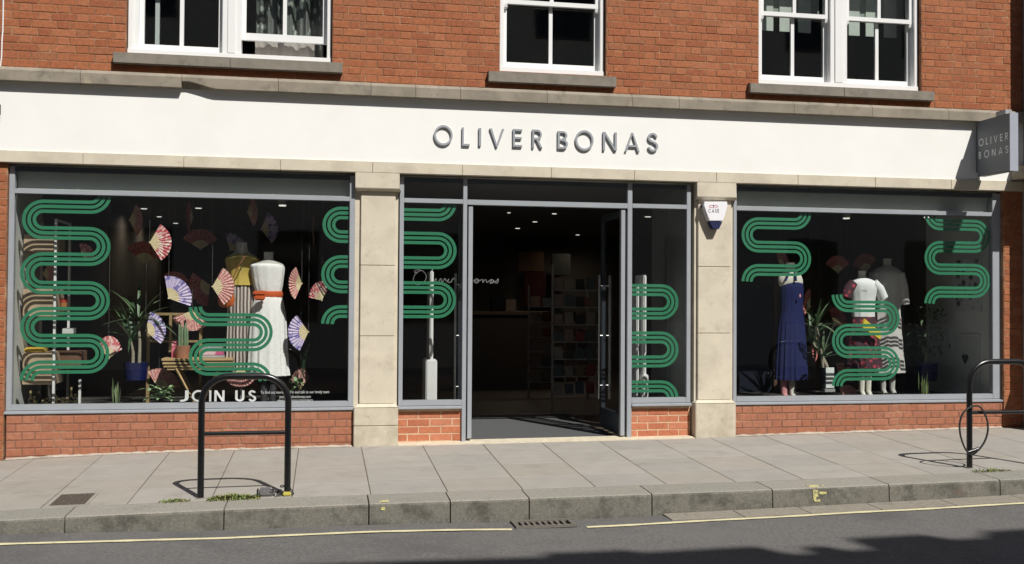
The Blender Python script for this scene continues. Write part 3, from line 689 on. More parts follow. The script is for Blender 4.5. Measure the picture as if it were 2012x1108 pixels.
def ap(pts, y): return [(at(x, q, y).x, y, at(x, q, y).z) for x, q in pts]
mb = MB(); mb.prism(ap([(1384, 396), (1429, 396), (1429.5, 404), (1425, 422), (1420, 434), (1394, 434), (1387.5, 417), (1383, 404)], ya), (0, .085, 0)); part('alarm_cover', mb, AW, t, bevel=.005)
mb = MB(); mb.prism(ap([(1394, 435), (1420, 435), (1413, 450), (1401, 450)], ya+.004), (0, .08, 0)); part('alarm_strobe', mb, AN, t, bevel=.004)
mb = MB(); mb.prism(ap([(1378, 402), (1381.5, 403), (1396, 435), (1394, 438)], ya+.05), (0, .03, 0)); part('alarm_backplate', mb, AN, t)
RD = mat('logo_red', (.55, .03, .06), .5)
x = 1392
for c in 'CASE':
    w = glyph(c)[2]; p0 = at(x, 417.5, ya); h = .036
    part('letter', letter_mesh(c, lambda u, v, d, p0=p0, h=h: (p0.x+u*h*.85, d, p0.z+v*h), ya-.0012, ya-.0003, .13), AN, t); x += (w*h*.85+.008)/mpp(1400, 415, ya)
mb = MB(); mb.tube([at(1402+9*math.cos(k*.35), 405.5+2.4*math.sin(k*.35), ya-.001) for k in range(18)], .002, 5, closed=True); part('logo_eye', mb, RD, t)
mb = MB(); mb.loft([(at(1402, 405, ya).x, ya-.001, at(1402, 405, ya).z+dz, rr, .001) for dz, rr in ((-.008, .002), (0, .008), (.008, .002))], 12); part('logo_pupil', mb, AN, t)
mb = MB(); mb.loft([(at(-3, 218, 0).x, -.06, z_, r_, .05) for z_, r_ in ((3.1, .02), (3.115, .036), (3.205, .036), (3.22, .02))], 16)  # unidentified dark fixture, no lamp in it
tag(part('wall_fixture', mb, BLACK, None, True), 'small dark fitting on the fascia at the left edge', 'wall lamp')

# ================================================================== street furniture
RT = .025
def rack(xl, xr, y, zl, zr, ztop, label, gap_r=.20):
    t = thing('bike_rack', label, 'bike rack', ((xl+xr)/2, y, (zl+zr)/2), 'black bike racks along the kerb')
    pts = [(xl, y, zl-.05), (xl, y, ztop-gap_r)]
    for k in range(1, 9): a = R(180-90*k/8); pts.append((xl+gap_r+gap_r*math.cos(a), y, ztop-gap_r+gap_r*math.sin(a)))
    for k in range(0, 9): a = R(90-90*k/8); pts.append((xr-gap_r+gap_r*math.cos(a), y, ztop-gap_r+gap_r*math.sin(a)))
    pts.append((xr, y, zr-.05)); mb = MB(); mb.tube(pts, RT, 16); part('hoop', mb, BLACK, t, True)
    zc = zl+.49; mb = MB(); mb.tube([(xl, y, zc), (xr, y, zc)], .016, 12); part('crossbar', mb, BLACK, t, True)
    for x, z in ((xl, zl), (xr, zr)):
        mb = MB(); mb.tube([(x, y, z-.004), (x, y, z+.006)], .036, 16); part('foot_collar', mb, mat('foot_concrete', (.26, .235, .2), .9), t)
    return t
YR = -2.04
xl = at(394, 979, YR).x; xr = at(564.5, 972, YR).x
rack(xl, xr, YR, pave(xl, YR), pave(xr, YR), at(480, 738, YR).z-RT*.2, 'black steel hoop bike rack in front of the left display window')
Y2 = -1.95; x2 = at(1905, 918, Y2).x
rack(x2, x2+.66, Y2, pave(x2, Y2), pave(x2+.66, Y2), at(1955, 705, Y2).z-RT, 'black steel hoop bike rack at the right edge with a cable loop on it')
# cable lock looped round the right rack
t = thing('cable_lock', 'looped steel cable lock hanging on the right bike rack post', 'bike lock', (x2, Y2-.03, .1))
cpts = [(1925, 799), (1934, 812), (1940, 828), (1941, 845), (1937, 862), (1928, 878), (1916, 890), (1907, 893), (1898, 884), (1890, 866), (1886, 848), (1886, 830), (1891, 814), (1901, 803), (1913, 798)]
P = []
for i in range(len(cpts)):
    a, b, c, d = [Vector((*cpts[(i+k) % len(cpts)], 0)) for k in (-1, 0, 1, 2)]
    for k in range(4):
        u = k/4; q = .5*((2*b)+(-a+c)*u+(2*a-5*b+4*c-d)*u*u+(-a+3*b-3*c+d)*u**3)
        P.append(at(q.x, q.y, Y2-.035+.02*math.sin((i+k/4)/len(cpts)*6.28)))
mb = MB(); mb.tube(P, .0085, 8, closed=True); part('cable', mb, mat('cable_sheath', (.03, .028, .028), .25, .3, 50, spec=.8), t, True)
mb = MB(); mb.tube([at(1902, 889, Y2-.035), at(1922, 882, Y2-.045)], [.02, .017], 12); part('lock_barrel', mb, BLACK, t, True)
# chain, shackle box and yellow padlock at the foot of the left rack
t = thing('chain_lock', 'black chain lock with yellow tag at the foot of the left bike rack', 'bike lock', (xr, YR, pave(xr, YR)))
LK = mat('chain_black', (.015, .015, .016), .3, .2, 60, spec=.7)
rn = random.Random(11)
for k in range(16):
    a = k/16*math.tau*1.25; c = Vector((xr-.02-.07*(k > 8)+.055*math.cos(a), YR-.015+.05*math.sin(a), pave(xr, YR)+.016+.035*(k % 5)/3*(k < 10)))
    Rm = Matrix.Rotation(rn.uniform(0, 6), 3, 'Z') @ Matrix.Rotation(rn.uniform(0, 3), 3, 'X')
    mb = MB(); mb.tube([c+Rm @ Vector((.016*math.cos(q*.628), .009*math.sin(q*.628), 0)) for q in range(10)], .0045, 6, closed=True); part('chain_link', mb, LK, t, True)
yp = YR-.06; p0 = at(556, 972, yp); p1 = at(572, 965, yp)
mb = MB(); mb.box(p0.x, p1.x, yp, yp+.03, pave(xr, yp)+.004, pave(xr, yp)+.034); part('padlock', mb, mat('yellow_padlock', (.5, .44, .1), .4), t, bevel=.006)
t = thing('discarded_lock_body', 'grey metal lock body lying on the paving beside the left bike rack', 'lock', at(522, 975, -2.07))
yl = -2.09; a = at(506, 975, yl).x; b = at(540, 973, yl).x; zg = pave((a+b)/2, yl)
mb = MB(); mb.box(a, b, yl, yl+.085, zg+.001, zg+.066); part('lock_body', mb, mat('worn_steel', (.33, .33, .34), .32, .2, 40, metal=.7), t, True, bevel=.018)
mb = MB(); mb.box(a-.008, a+.004, yl+.01, yl+.075, zg+.006, zg+.058); part('end_cap', mb, LK, t, bevel=.004)

# access cover and road gully
t = thing('access_cover', 'small rusty rectangular access cover set in the paving near the kerb', 'manhole cover', (-1.86, -1.9, pave(-1.86, -1.9)))
x0, x1, y0, y1 = -1.985, -1.735, -2.09, -1.71; P = lambda x, y, z=0: (x, y, pave(x, y)+z)
mb = MB()
for a, b, c, d in ((x0-.022, x1+.022, y0-.02, y0), (x0-.022, x1+.022, y1, y1+.02), (x0-.022, x0, y0, y1), (x1, x1+.022, y0, y1)):
    mb.hexa([P(a, c, .001), P(b, c, .001), P(b, d, .001), P(a, d, .001)], [P(a, c, .006), P(b, c, .006), P(b, d, .006), P(a, d, .006)])
part('cover_frame', mb, SLAB[4], t)
mb = MB(); mb.hexa([P(x0, y0, .001), P(x1, y0, .001), P(x1, y1, .001), P(x0, y1, .001)], [P(x0, y0, .005), P(x1, y0, .005), P(x1, y1, .005), P(x0, y1, .005)])
pl = part('cover_plate', mb, IRON, t)
mb = MB()
for i in range(9):
    for j in range(13):
        a = x0+.012+i*.0255; b = y0+.012+j*.0285; s = .007
        mb.hexa([P(a, b, .005), P(a+s*1.6, b, .005), P(a+s*1.6, b+s*1.6, .005), P(a, b+s*1.6, .005)], [P(a+.002, b+.002, .009), P(a+s*1.4, b+.002, .009), P(a+s*1.4, b+s*1.4, .009), P(a+.002, b+s*1.4, .009)])
o = part('cover_stud', mb, IRON, pl); o['kind'] = 'stuff'
t = thing('road_gully', 'iron road gully grating at the foot of the kerb', 'drain', (1.63, -2.62, road_z(1.63, -2.62)))
x0, x1, y0, y1 = 1.405, 1.865, -2.735, -2.485; P = lambda x, y, z=0: (x, y, road_z(x, y)+z)
DK = mat('pit_shade', (.004, .004, .004), .9)
mb = MB(); mb.hexa([P(x0, y0, -.02), P(x1, y0, -.02), P(x1, y1, -.02), P(x0, y1, -.02)], [P(x0, y0, .004), P(x1, y0, .004), P(x1, y1, .004), P(x0, y1, .004)]); part('pit_shade_plate', mb, DK, t)  # flat near-black plate painted as the darkness of the pit
def gbar(a, b, c, d, h=.022):
    mb = MB(); mb.hexa([P(a, c, .004), P(b, c, .004), P(b, d, .004), P(a, d, .004)], [P(a, c, h), P(b, c, h), P(b, d, h), P(a, d, h)]); return mb
GM = mat('worn_iron', (.15, .135, .115), .6, .25, 50, .4, 90)
for q in ((x0, x1, y0-.0, y0+.03), (x0, x1, y1-.045, y1), (x0, x0+.03, y0+.03, y1-.045), (x1-.03, x1, y0+.03, y1-.045)): part('gully_frame', gbar(*q), GM, t)
for k in range(8): a = x0+.06+k*.045; part('grate_bar', gbar(a, a+.02, y0+.03, y1-.045, .02), GM, t)

# yellow surveyor's paint on the kerb: strokes wrap from the top over the face
def spray(name, label, strokes):
    t = thing(name, label, 'paint mark', at(strokes[0][0], strokes[0][1], YK))
    for px, py, w, h in strokes:
        p = at(px, py, YK-.016); m_ = mpp(px, py, YK); ztop = pave(p.x, YK); x0, x1 = p.x-w*m_/2, p.x+w*m_/2; n = 8; mb = MB()
        ja = [rn.uniform(-.25, .25) for _ in range(n+1)]; jb = [rn.uniform(-.25, .25) for _ in range(n+1)]
        for k in range(n):
            a, b = x0+(x1-x0)*k/n, x0+(x1-x0)*(k+1)/n
            if p.z+h*m_/2 > ztop-.005:   # on the top of the kerb
                mb.hexa([(a, YK+.03, pave(a, YK+.03)+.001), (b, YK+.03, pave(b, YK+.03)+.001), (b, YK+.09+ja[k+1]*.03, pave(b, YK+.09)+.001), (a, YK+.09+ja[k]*.03, pave(a, YK+.09)+.001)],
                        [(a, YK+.03, pave(a, YK+.03)+.004), (b, YK+.03, pave(b, YK+.03)+.004), (b, YK+.09+ja[k+1]*.03, pave(b, YK+.09)+.004), (a, YK+.09+ja[k]*.03, pave(a, YK+.09)+.004)])
            else:
                za, zb = p.z-h*m_/2*(1+ja[k]), p.z-h*m_/2*(1+ja[k+1]); zc, zd = p.z+h*m_/2*(1+jb[k]), p.z+h*m_/2*(1+jb[k+1])
                yf = lambda z: YK-.012*(ztop-z)/.3-.0035
                mb.hexa([(a, yf(za), za), (b, yf(zb), zb), (b, yf(zd), zd), (a, yf(zc), zc)], [(a, yf(za)+.003, za), (b, yf(zb)+.003, zb), (b, yf(zd)+.003, zd), (a, yf(zc)+.003, zc)])
        part('paint_stroke', mb, YPAINT, t)
spray('kerb_paint_mark', 'faded yellow spray mark on the kerb left of the road gully', [(756, 985, 19, 4), (756, 994, 14, 7), (753, 1000, 8, 6)])
spray('kerb_paint_mark', 'faded yellow arrow shaped spray mark on the kerb right of the road gully', [(1606, 956, 22, 5), (1604, 970, 11, 14), (1618, 969, 16, 5), (1625, 965, 5, 12), (1607, 984, 12, 4), (1602, 979, 5, 8)])

# weeds in the joint behind the kerb
def weeds(name, label, pxs, n, hmax):
    rn = random.Random(len(name)+n); mb = MB()
    for k in range(n):
        u = rn.random(); px = pxs[0]+(pxs[1]-pxs[0])*u; dens = math.sin(math.pi*u)**.5
        y = YB+.01+rn.gauss(0, .022); x = at(px, 980, YB).x+rn.gauss(0, .004); z = pave(x, y); h = hmax*dens*rn.uniform(.3, 1); a = rn.uniform(0, 6.28); w = rn.uniform(.003, .007)
        d = Vector((math.cos(a), math.sin(a), 0)); s_ = Vector((-d.y, d.x, 0))*w; b0 = Vector((x, y, z)); b1 = b0+d*h*.25+Vector((0, 0, h*.7)); b2 = b0+d*h*.8+Vector((0, 0, h*.9))
        mb.cur = k % 3; mb.quad(b0-s_*.5, b0+s_*.5, b1+s_, b1-s_); mb.quad(b1-s_, b1+s_, b2)
    o = part(name, mb, [mat('weed_green', (.13, .19, .045), .7, .3, 30), mat('weed_light', (.24, .29, .09), .7, .3, 30), mat('weed_dry', (.22, .2, .09), .8, .3, 30)], None)
    return tag(o, label, 'weeds', kind='stuff')
weeds('weeds', 'tuft of green weeds in the kerb joint under the left bike rack', (405, 512), 650, .05)
weeds('weeds', 'small sprig of weeds in the kerb joint left of the bike rack', (310, 375), 160, .03)
weeds('weeds', 'wisps of weeds beside the right bike rack foot', (1912, 1990), 160, .03)

# ================================================================== inside the shop
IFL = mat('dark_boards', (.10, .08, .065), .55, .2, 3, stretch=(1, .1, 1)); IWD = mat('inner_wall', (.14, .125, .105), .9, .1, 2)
mb = MB(); mb.box(-2.96, 7.5, .2, 10.4, -.3, .0); struct('shop_floor', mb, IFL)
mb = MB(); mb.box(-2.96, 7.5, .21, 10.4, 2.76, 2.86); struct('shop_ceiling', mb, mat('shop_ceiling_paint', (.22, .21, .2), .9, .05, 2))
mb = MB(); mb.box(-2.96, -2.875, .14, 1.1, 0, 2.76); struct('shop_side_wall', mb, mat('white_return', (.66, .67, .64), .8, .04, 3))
mb = MB(); mb.box(-2.96, -2.88, 1.1, 10.4, 0, 2.76); struct('shop_side_wall', mb, IWD)  # far stretch toned dark to swallow the lamp scallop
mb = MB(); mb.box(7.425, 7.5, 1.5, 10.4, 0, 2.76); struct('shop_side_wall', mb, IWD)  # same darker tone against lamp glow deep in the shop
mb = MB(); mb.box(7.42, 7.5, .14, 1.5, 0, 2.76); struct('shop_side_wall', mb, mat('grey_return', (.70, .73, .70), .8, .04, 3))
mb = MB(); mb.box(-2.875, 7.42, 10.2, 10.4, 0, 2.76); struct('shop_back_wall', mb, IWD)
PLAT = mat('display_base', (.06, .055, .05), .7, .15, 4)
mb = MB(); mb.box(-2.875, .34, .2, 1.9, 0, .345); tag(part('display_plinth', mb, PLAT, None), 'low dark display base inside the left window', 'display base')
mb = MB(); mb.box(4.24, 7.42, .2, 1.9, 0, .345); tag(part('display_plinth', mb, PLAT, None), 'low dark display base inside the right window', 'display base')
ZD = .346
mb = MB(); mb.box(.25, .72, .21, 1.5, 0, 2.76); struct('shop_pier_wall', mb, IWD)
mb = MB(); mb.box(3.83, 4.24, .21, 1.5, 0, 2.76); struct('shop_pier_wall', mb, mat('pale_partition', (.28, .29, .28), .8, .05, 2))
t = thing('entrance_mat', 'grey ribbed entrance mat just inside the open doors', 'mat', (2.2, 1.3, 0))
mb = MB(); mb.box(1.5, 3.0, .22, 2.4, .0, .012); part('mat_field', mb, mat('grey_mat', (.085, .088, .09), .95, .15, 60, .8, 200), t)
mb = MB(); mb.box(1.42, 3.1, 2.4, 2.43, .0, .016); part('edge_strip', mb, mat('steel_strip', (.5, .5, .5), .35, metal=1.), t)

# ceiling lights
LE = mat('lamp_face', (1, .95, .85), .5, .0, emit=.8); LB = mat('lamp_body', (.35, .35, .34), .5)
lamps = [(283, 408, 8), (390, 407, 8), (313, 424, 6), (345, 437, 6), (1051, 434, 6), (1017, 447, 6), (1089, 418, 6), (1135, 460, 5), (1273, 424, 8), (1000, 416, 4)]
words = ['left pair near the glass', 'right pair over the big fan', 'second row on the left', 'third row on the left', 'middle of the doorway', 'left in the doorway', 'right in the doorway', 'far right in the doorway', 'over the right side light', 'first inside the doorway']
for (px, py, w), wd_ in zip(lamps, words):
    p = at_z(px, py, 2.75)
    if p.y > 9.8: p = at(px, py, 9.6)
    k = w*mpp(px, py, p.y)*.75
    t = thing('downlight', 'small lit ceiling downlight, '+wd_, 'downlight', p, 'downlights in the shop ceiling')
    mb = MB(); mb.loft([(p.x, p.y, p.z-.012+dz, k+dk, k+dk) for dz, dk in ((0, .015), (.012, .02))], 18); part('trim_ring', mb, LB, t)
    mb = MB(); mb.loft([(p.x, p.y, p.z-.02+dz, k, k*.9) for dz in (0, .008)], 18); part('lamp_face', mb, LE, t)
    ld = bpy.data.lights.new('downlight_beam', 'SPOT'); ld.energy = 8; ld.spot_size = R(165); ld.spot_blend = 1.; ld.shadow_soft_size = .06; ld.color = (1, .86, .7)
    lo = link('downlight_beam', ld, t, Vector((0, 0, -.05)))
for px, py, Y, wd_ in ((555, 405, 1.0, 'above the white dress'), (1663, 430, 1.0, 'above the white tee'), (1822, 428, 1.0, 'in the right corner of the right window')):
    p = at(px, py, Y); t = thing('spotlight', 'cylindrical track spotlight '+wd_, 'spotlight', p, 'spotlights over the displays')
    mb = MB(); mb.tube([p+Vector((0, 0, .012)), p+Vector((0, 0, .16))], .046, 20); part('lamp_housing', mb, LB, t, True)
    mb = MB(); mb.tube([p, p+Vector((.0, 0, .012))], .038, 20); part('lamp_face', mb, LE, t)
    mb = MB(); mb.tube([p+Vector((0, 0, .16)), Vector((p.x, p.y, 2.76))], .008, 8); part('stem', mb, LB, t)

# ---------------------------------------------------------------- paper fans
SA, NP = 60, 24
def fan_meshes(name, pat):
    Rr = 1.0; leaf = MB(); st = MB()
    def pt(k, r, dy): a = R(-SA+2*SA*k/NP); return (r*math.cos(a), dy*(1 if k % 2 else -1), r*math.sin(a))
    for k in range(NP):
        leaf.quad(pt(k, .46, .012), pt(k, 1, .028), pt(k+1, 1, .028), pt(k+1, .46, .012))
        leaf.quad(pt(k, .46, .012), pt(k+1, .46, .012), (Vector(pt(k+1, 1, .028))+Vector((0, .004, 0))), (Vector(pt(k, 1, .028))+Vector((0, .004, 0))))
    for k in range(0, NP, 1):
        a = Vector(pt(k, .0, .0)); b = Vector(pt(k, .47, .014)); c = Vector(pt(k+1, .47, .014)); m0 = (b+c)/2
        st.quad(a, b, m0*1.0, c)
    pv_ = MB(); pv_.tube([(0, -.04, 0), (0, .04, 0)], .035, 10)
    return leaf.mesh('fan_leaf', pat), st.mesh('fan_sticks', mat('cream_bamboo', (.68, .58, .37), .7, .08, 8)), pv_.mesh('fan_pivot', mat('fan_pin', (.72, .62, .4), .6))
FM = {'pink': fan_meshes('pink', pattern_mat('pink_blossom_paper', 'voronoi', (.52, .15, .15), (.62, .27, .25), 13, .8, .2, .45, (.68, .42, .37))),
      'stripe': fan_meshes('stripe', pattern_mat('pink_white_paper', 'noise', (.74, .56, .50), (.56, .13, .15), 5, .8, .46, .54)),
      'purple': fan_meshes('purple', pattern_mat('purple_white_paper', 'noise', (.58, .5, .70), (.22, .19, .46), 3.6, .8, .52, .56)),
      'maroon': fan_meshes('maroon', pattern_mat('shaded_blossom_paper', 'voronoi', (.34, .06, .07), (.50, .18, .16), 9, .8, .25, .45))}  # maroon: darkened copy of the pink paper for fans in shade
def fan(px, py, ang, rpx, turn, col, Y, label):
    p = at(px, py, Y); s = rpx*mpp(px, py, Y)
    t = thing('paper_fan', label, 'paper fan', p, 'paper fans in the windows')
    rot = (Matrix.Rotation(R(turn), 4, 'Z') @ Matrix.Rotation(R(-ang), 4, 'Y')).to_euler()
    for n, me in zip(('fan_leaf', 'fan_sticks', 'fan_pivot'), FM[col]):
        o = link(n, me, t); o.rotation_euler = rot; o.scale = (s, s, s)
    mb = MB(); mb.tube([p, (p.x, p.y, 2.76)], .0008, 4); part('thread', mb, mat('thread', (.3, .3, .3), .6), t)
for a in [
    (254, 432, 5, 36, 55, 'pink', .75, 'half turned pink fan at top left of the left window'),
    (294, 476, 2, 41, 12, 'stripe', .24, 'wide open pink and white striped fan, largest at upper left'),
    (283, 516, 82, 42, 20, 'maroon', 1.0, 'maroon fan behind the big striped fan'),
    (379, 427, 180, 36, 76, 'maroon', 1.1, 'edge-on maroon fan hanging at top centre of the left window'),
    (394, 490, 92, 40, 25, 'maroon', 1.2, 'dim maroon fan above the purple fan in the left window'),
    (486, 416, 4, 34, 58, 'pink', .7, 'half turned pink fan above the yellow top mannequin'),
    (513, 450, 8, 35, 25, 'purple', .9, 'shaded purple fan above the white dress'),
    (614, 455, 8, 34, 84, 'pink', .7, 'nearly edge-on thin fan at upper right of the left window'),
    (331, 586, 40, 44, 12, 'purple', .4, 'sunlit purple and white fan left of the green curl'),
    (342, 563, 75, 30, 20, 'maroon', 1.0, 'maroon fan peeping out above the sunlit purple fan'),
    (417, 563, 2, 42, 10, 'pink', .42, 'sunlit pink fan in front of the yellow top mannequin'),
    (412, 560, 205, 42, 30, 'maroon', 1.1, 'maroon fan in shade left of the sunlit pink fan'),
    (593, 557, 178, 36, 48, 'pink', .45, 'half turned sunlit pink fan right of the white dress'),
    (632, 590, 112, 38, 50, 'stripe', .5, 'small striped pink fan at the right beside the green stripes'),
    (606, 652, 185, 40, 14, 'purple', .42, 'sunlit purple fan right of the white skirt'),
    (286, 650, 18, 38, 14, 'purple', .55, 'purple fan over the gilt frame shelf'),
    (213, 704, 82, 44, 64, 'stripe', .5, 'narrow turned pink fan right of the tall green serpentine'),
    (164, 508, 55, 30, 55, 'stripe', .6, 'small red and white fan seen through the tall green serpentine'),
    (84, 538, 4, 28, 45, 'pink', .8, 'small pink fan behind the white rack pole'),
    (378, 610, -100, 40, 10, 'pink', .75, 'upside down pink fan above the terracotta pot'),
    (312, 764, 62, 40, 20, 'pink', .75, 'pink fan on the floor above the succulent'),
    (473, 724, -90, 36, 6, 'pink', .42, 'upside down pink fan below the trestle table'),
    (590, 764, 90, 40, 60, 'pink', .95, 'turned pink fan behind the glass vase'),
    (452, 492, 50, 34, 30, 'purple', 1.3, 'dim purple fan left of the yellow top mannequin neck'),
    (1646, 536, 92, 34, 12, 'maroon', 1.0, 'dim pink fan left of the white tee mannequin'),
    (1702, 534, 105, 36, 14, 'maroon', 1.15, 'dim pink fan behind the white tee mannequin neck'),
    (1533, 524, 60, 32, 30, 'maroon', 1.1, 'dim pink fan above the navy dress mannequin'),
    (1592, 602, 150, 34, 40, 'maroon', 1.0, 'maroon fan right of the navy dress bodice'),
    (1610, 676, 190, 36, 35, 'maroon', 1.0, 'maroon fan right of the navy skirt'),
    (1640, 640, 60, 36, 20, 'maroon', 1.1, 'red fan over the tall palm in the right window'),
    (1652, 748, 55, 36, 20, 'pink', .9, 'pink fan low down behind the white box'),
    (1664, 788, 70, 32, 15, 'pink', .8, 'pink fan on the base at the foot of the middle curl')]: fan(*a)

# ---------------------------------------------------------------- mannequins: lofts given by left/right pixel edges at each height
def prof(rows, Y, fold=0., k=9, ratio=.6, ph=0.):
    out = []
    for i, (pl, pr, py) in enumerate(rows):
        a, b = at(pl, py, Y), at(pr, py, Y); rx = (b.x-a.x)/2; out.append(((a.x+b.x)/2, Y, a.z, rx, max(.02, rx*ratio), fold*i/max(1, len(rows)-1), k, ph))
    return out
def smooth_rows(rows, n=4):
    out = []; m_ = len(rows)
    for i in range(m_-1):
        a, b, c, d = [Vector(rows[max(0, min(m_-1, i+k))]) for k in (-1, 0, 1, 2)]
        for j in range(n):
            u = j/n; q = .5*((2*b)+(-a+c)*u+(2*a-5*b+4*c-d)*u*u+(-a+3*b-3*c+d)*u**3); out.append(tuple(q))
    return out+[rows[-1]]
def garment(name, rows, Y, m_, par, fold=0., k=9, ratio=.6, n=64, ph=0.):
    mb = MB(); mb.loft(prof(smooth_rows(rows), Y, fold, k, ratio, ph), n); return part(name, mb, m_, par, True)
SKIN = mat('mannequin_grey', (.50, .49, .46), .5, .04); SKINW = mat('mannequin_cream', (.68, .66, .58), .5, .04)
def mannequin(label, Y, px, py_foot, stand=True):
    p = at(px, 700, Y); return thing('mannequin', label, 'mannequin', (p.x, Y, ZD), 'dressed mannequins in the windows')
# yellow top, striped skirt
Y = .68; t = mannequin('headless mannequin in yellow top and striped skirt behind the white dress', Y, 475, 780)
garment('bust', [(464, 486, 476), (464, 487, 490), (458, 492, 497), (447, 506, 505), (446, 507, 516)], Y, SKIN, t, ratio=.5)
YT = mat('ochre_top', (.56, .42, .09), .85, .12, 20, .4, 60)
garment('top', [(459, 492, 498.5), (443.5, 509, 507), (444, 509, 520), (449, 504, 540), (447, 506, 560)], Y, YT, t, .05, 11)
garment('skirt', [(452, 500, 558), (448, 505, 590), (446, 508, 650), (444, 511, 745)], Y, pattern_mat('grey_stripe_cloth', 'wave', (.58, .52, .47), (.12, .09, .08), 9, .85, .4, .5), t, .16, 10)
mb = MB(); mb.tube([at(486, 497, Y-.17), at(470, 520, Y-.2), at(455, 552, Y-.2), at(449, 576, Y-.18)], .006, 6); part('bag_strap', mb, mat('tan_leather', (.25, .08, .03), .5), t, True)
mb = MB(); mb.loft([(at(448, 588, Y).x, Y-.18, at(448, q, Y).z, r_, r_*.5) for q, r_ in ((604, .03), (600, .07), (588, .085), (576, .07), (572, .03))], 20); part('shoulder_bag', mb, mat('orange_leather', (.55, .12, .03), .5), t, True)
mb = MB(); mb.tube([(at(475, 740, Y).x, Y, ZD), (at(475, 740, Y).x, Y, at(475, 700, Y).z)], .018, 10); part('stand_pole', mb, LB, t, True)
# white dress with orange sash
Y = .56; t = mannequin('headless mannequin in white dress with orange sash', Y, 527, 790)
garment('bust', [(518.5, 537, 495), (518.5, 537, 507), (516, 540, 511), (506, 550, 515.5), (497, 557, 519), (495, 558, 524), (498, 556, 536)], Y, SKIN, t, ratio=.5)
WD = mat('white_crinkle', (.87, .86, .84), .85, .06, 30, 1., 38)
garment('bodice', [(509, 545, 516.5), (497, 554, 518.5), (492, 558, 522), (493, 559, 529), (496, 557, 545), (499, 554.5, 562), (503, 552, 574)], Y, WD, t, .025, 12, .56)
garment('skirt', [(506, 550, 578), (499, 556, 590), (493, 561, 622), (490, 563, 670), (488, 565, 715), (486, 567, 738)], Y, WD, t, .06, 13, .6)
OS = mat('orange_sash', (.58, .11, .03), .8, .1, 20)
garment('sash', [(502.5, 555, 572), (501.5, 556, 577), (502.5, 555, 583)], Y, OS, t, .01, 9, .6)
mb = MB()
for q in ((497, 523, 571, 580), (499, 521, 580, 590)):
    a = at(q[0], q[3], Y-.17); b = at(q[1], q[2], Y-.17); mb.box(a.x, b.x, Y-.18, Y-.145, a.z, b.z)
part('sash_bow', mb, OS, t, True, bevel=.012)
for px in (519, 536): mb = MB(); p = at(px, 735, Y); mb.tube([(p.x, Y, ZD+.005), (p.x, Y, ZD+.12), (p.x, Y, p.z)], [.03, .035, .05], 12); part('leg', mb, mat('dark_tights', (.05, .05, .055), .6), t, True)
# navy dress
Y = .62; t = mannequin('headless mannequin in sleeveless navy dress', Y, 1555, 780)
garment('bust', [(1544, 1562, 515), (1544, 1562, 526), (1541, 1567, 533), (1531, 1574, 542), (1529, 1577, 553), (1534, 1575, 566)], Y, SKINW, t, ratio=.5)
ND = mat('navy_cloth', (.007, .012, .08), .8, .25, 40, .5, 60)
garment('bodice', [(1539.5, 1571, 549), (1533, 1577.5, 560), (1533, 1578, 575), (1534, 1577, 595), (1534, 1578, 614)], Y, ND, t, .02, 11)
garment('skirt', [(1534, 1578, 612), (1530, 1580, 640), (1527, 1583, 690), (1525, 1585, 746)], Y, ND, t, .07, 17)
for px in (1545, 1566):
    a, b = at(px-2, 552, Y-.1), at(px+(4 if px < 1555 else -5), 536, Y-.06); mb = MB(); mb.tube([a, (a+b)/2+Vector((0, -.012, 0)), b], .012, 8); part('shoulder_strap', mb, ND, t, True)
p = at(1572, 581, Y-.13); mb = MB(); mb.loft([(p.x, p.y, p.z+dz, r_, .004) for dz, r_ in ((-.02, .006), (0, .012), (.02, .005))], 8); part('brooch', mb, mat('pink_brooch', (.7, .3, .32), .5), t)
for px, m_ in ((1540, mat('pink_shoe', (.62, .28, .30), .6)), (1556, SKINW)):
    p = at(px, 745, Y); mb = MB(); mb.tube([(p.x, Y-.06, ZD+.02), (p.x, Y-.01, ZD+.05), (p.x, Y, ZD+.16), (p.x, Y, p.z+.1)], [.03, .034, .036, .05], 12); part('leg', mb, m_, t, True)
# white tee, floral skirt
Y = .66; t = mannequin('headless mannequin in white tee and red floral skirt', Y, 1700, 780)
garment('bust', [(1686, 1701, 532), (1686, 1701, 543), (1684, 1706, 548), (1678, 1712, 556)], Y, SKINW, t, ratio=.5)
TE = mat('white_tee', (.76, .78, .78), .85, .04, 20, .3, 40)
garment('tee', [(1682, 1707, 546.5), (1671, 1720, 554), (1669, 1724, 566), (1674, 1719, 590), (1676, 1718, 628)], Y, TE, t, .03, 9, .55)
for s, pts in ((1, [(1715, 556), (1727, 568), (1735, 586)]), (-1, [(1677, 556), (1667, 568), (1662, 584)])):
    mb = MB(); mb.tube([at(x, y, Y-.02) for x, y in pts], [.06, .062, .06], 14); part('sleeve', mb, TE if s > 0 else pattern_mat('floral_cloth', 'voronoi', (.42, .05, .08), (.06, .02, .03), 16, .85, .25, .4), t, True)
garment('skirt', [(1675, 1719, 622), (1669, 1724, 650), (1664, 1729, 690), (1662, 1730, 722)], Y, MATS['floral_cloth'], t, .08, 11)
o = small_text('tee_print', 'PARIS', at(1698, 573, Y-.155), .03, t, mat('tee_print', (.05, .05, .06), .8))
for px in (1693, 1706):
    p = at(px, 700, Y); mb = MB(); mb.tube([(p.x, Y-.05, ZD+.02), (p.x, Y, ZD+.07), (p.x, Y, ZD+.25), (p.x, Y, p.z)], [.028, .03, .036, .045], 12); part('leg', mb, SKINW, t, True)
a = at(1697, 645, Y-.2); mb = MB(); q = [at(1698, 625, Y-.2), at(1735, 655, Y-.2), at(1729, 668, Y-.2), at(1694, 644, Y-.2)]
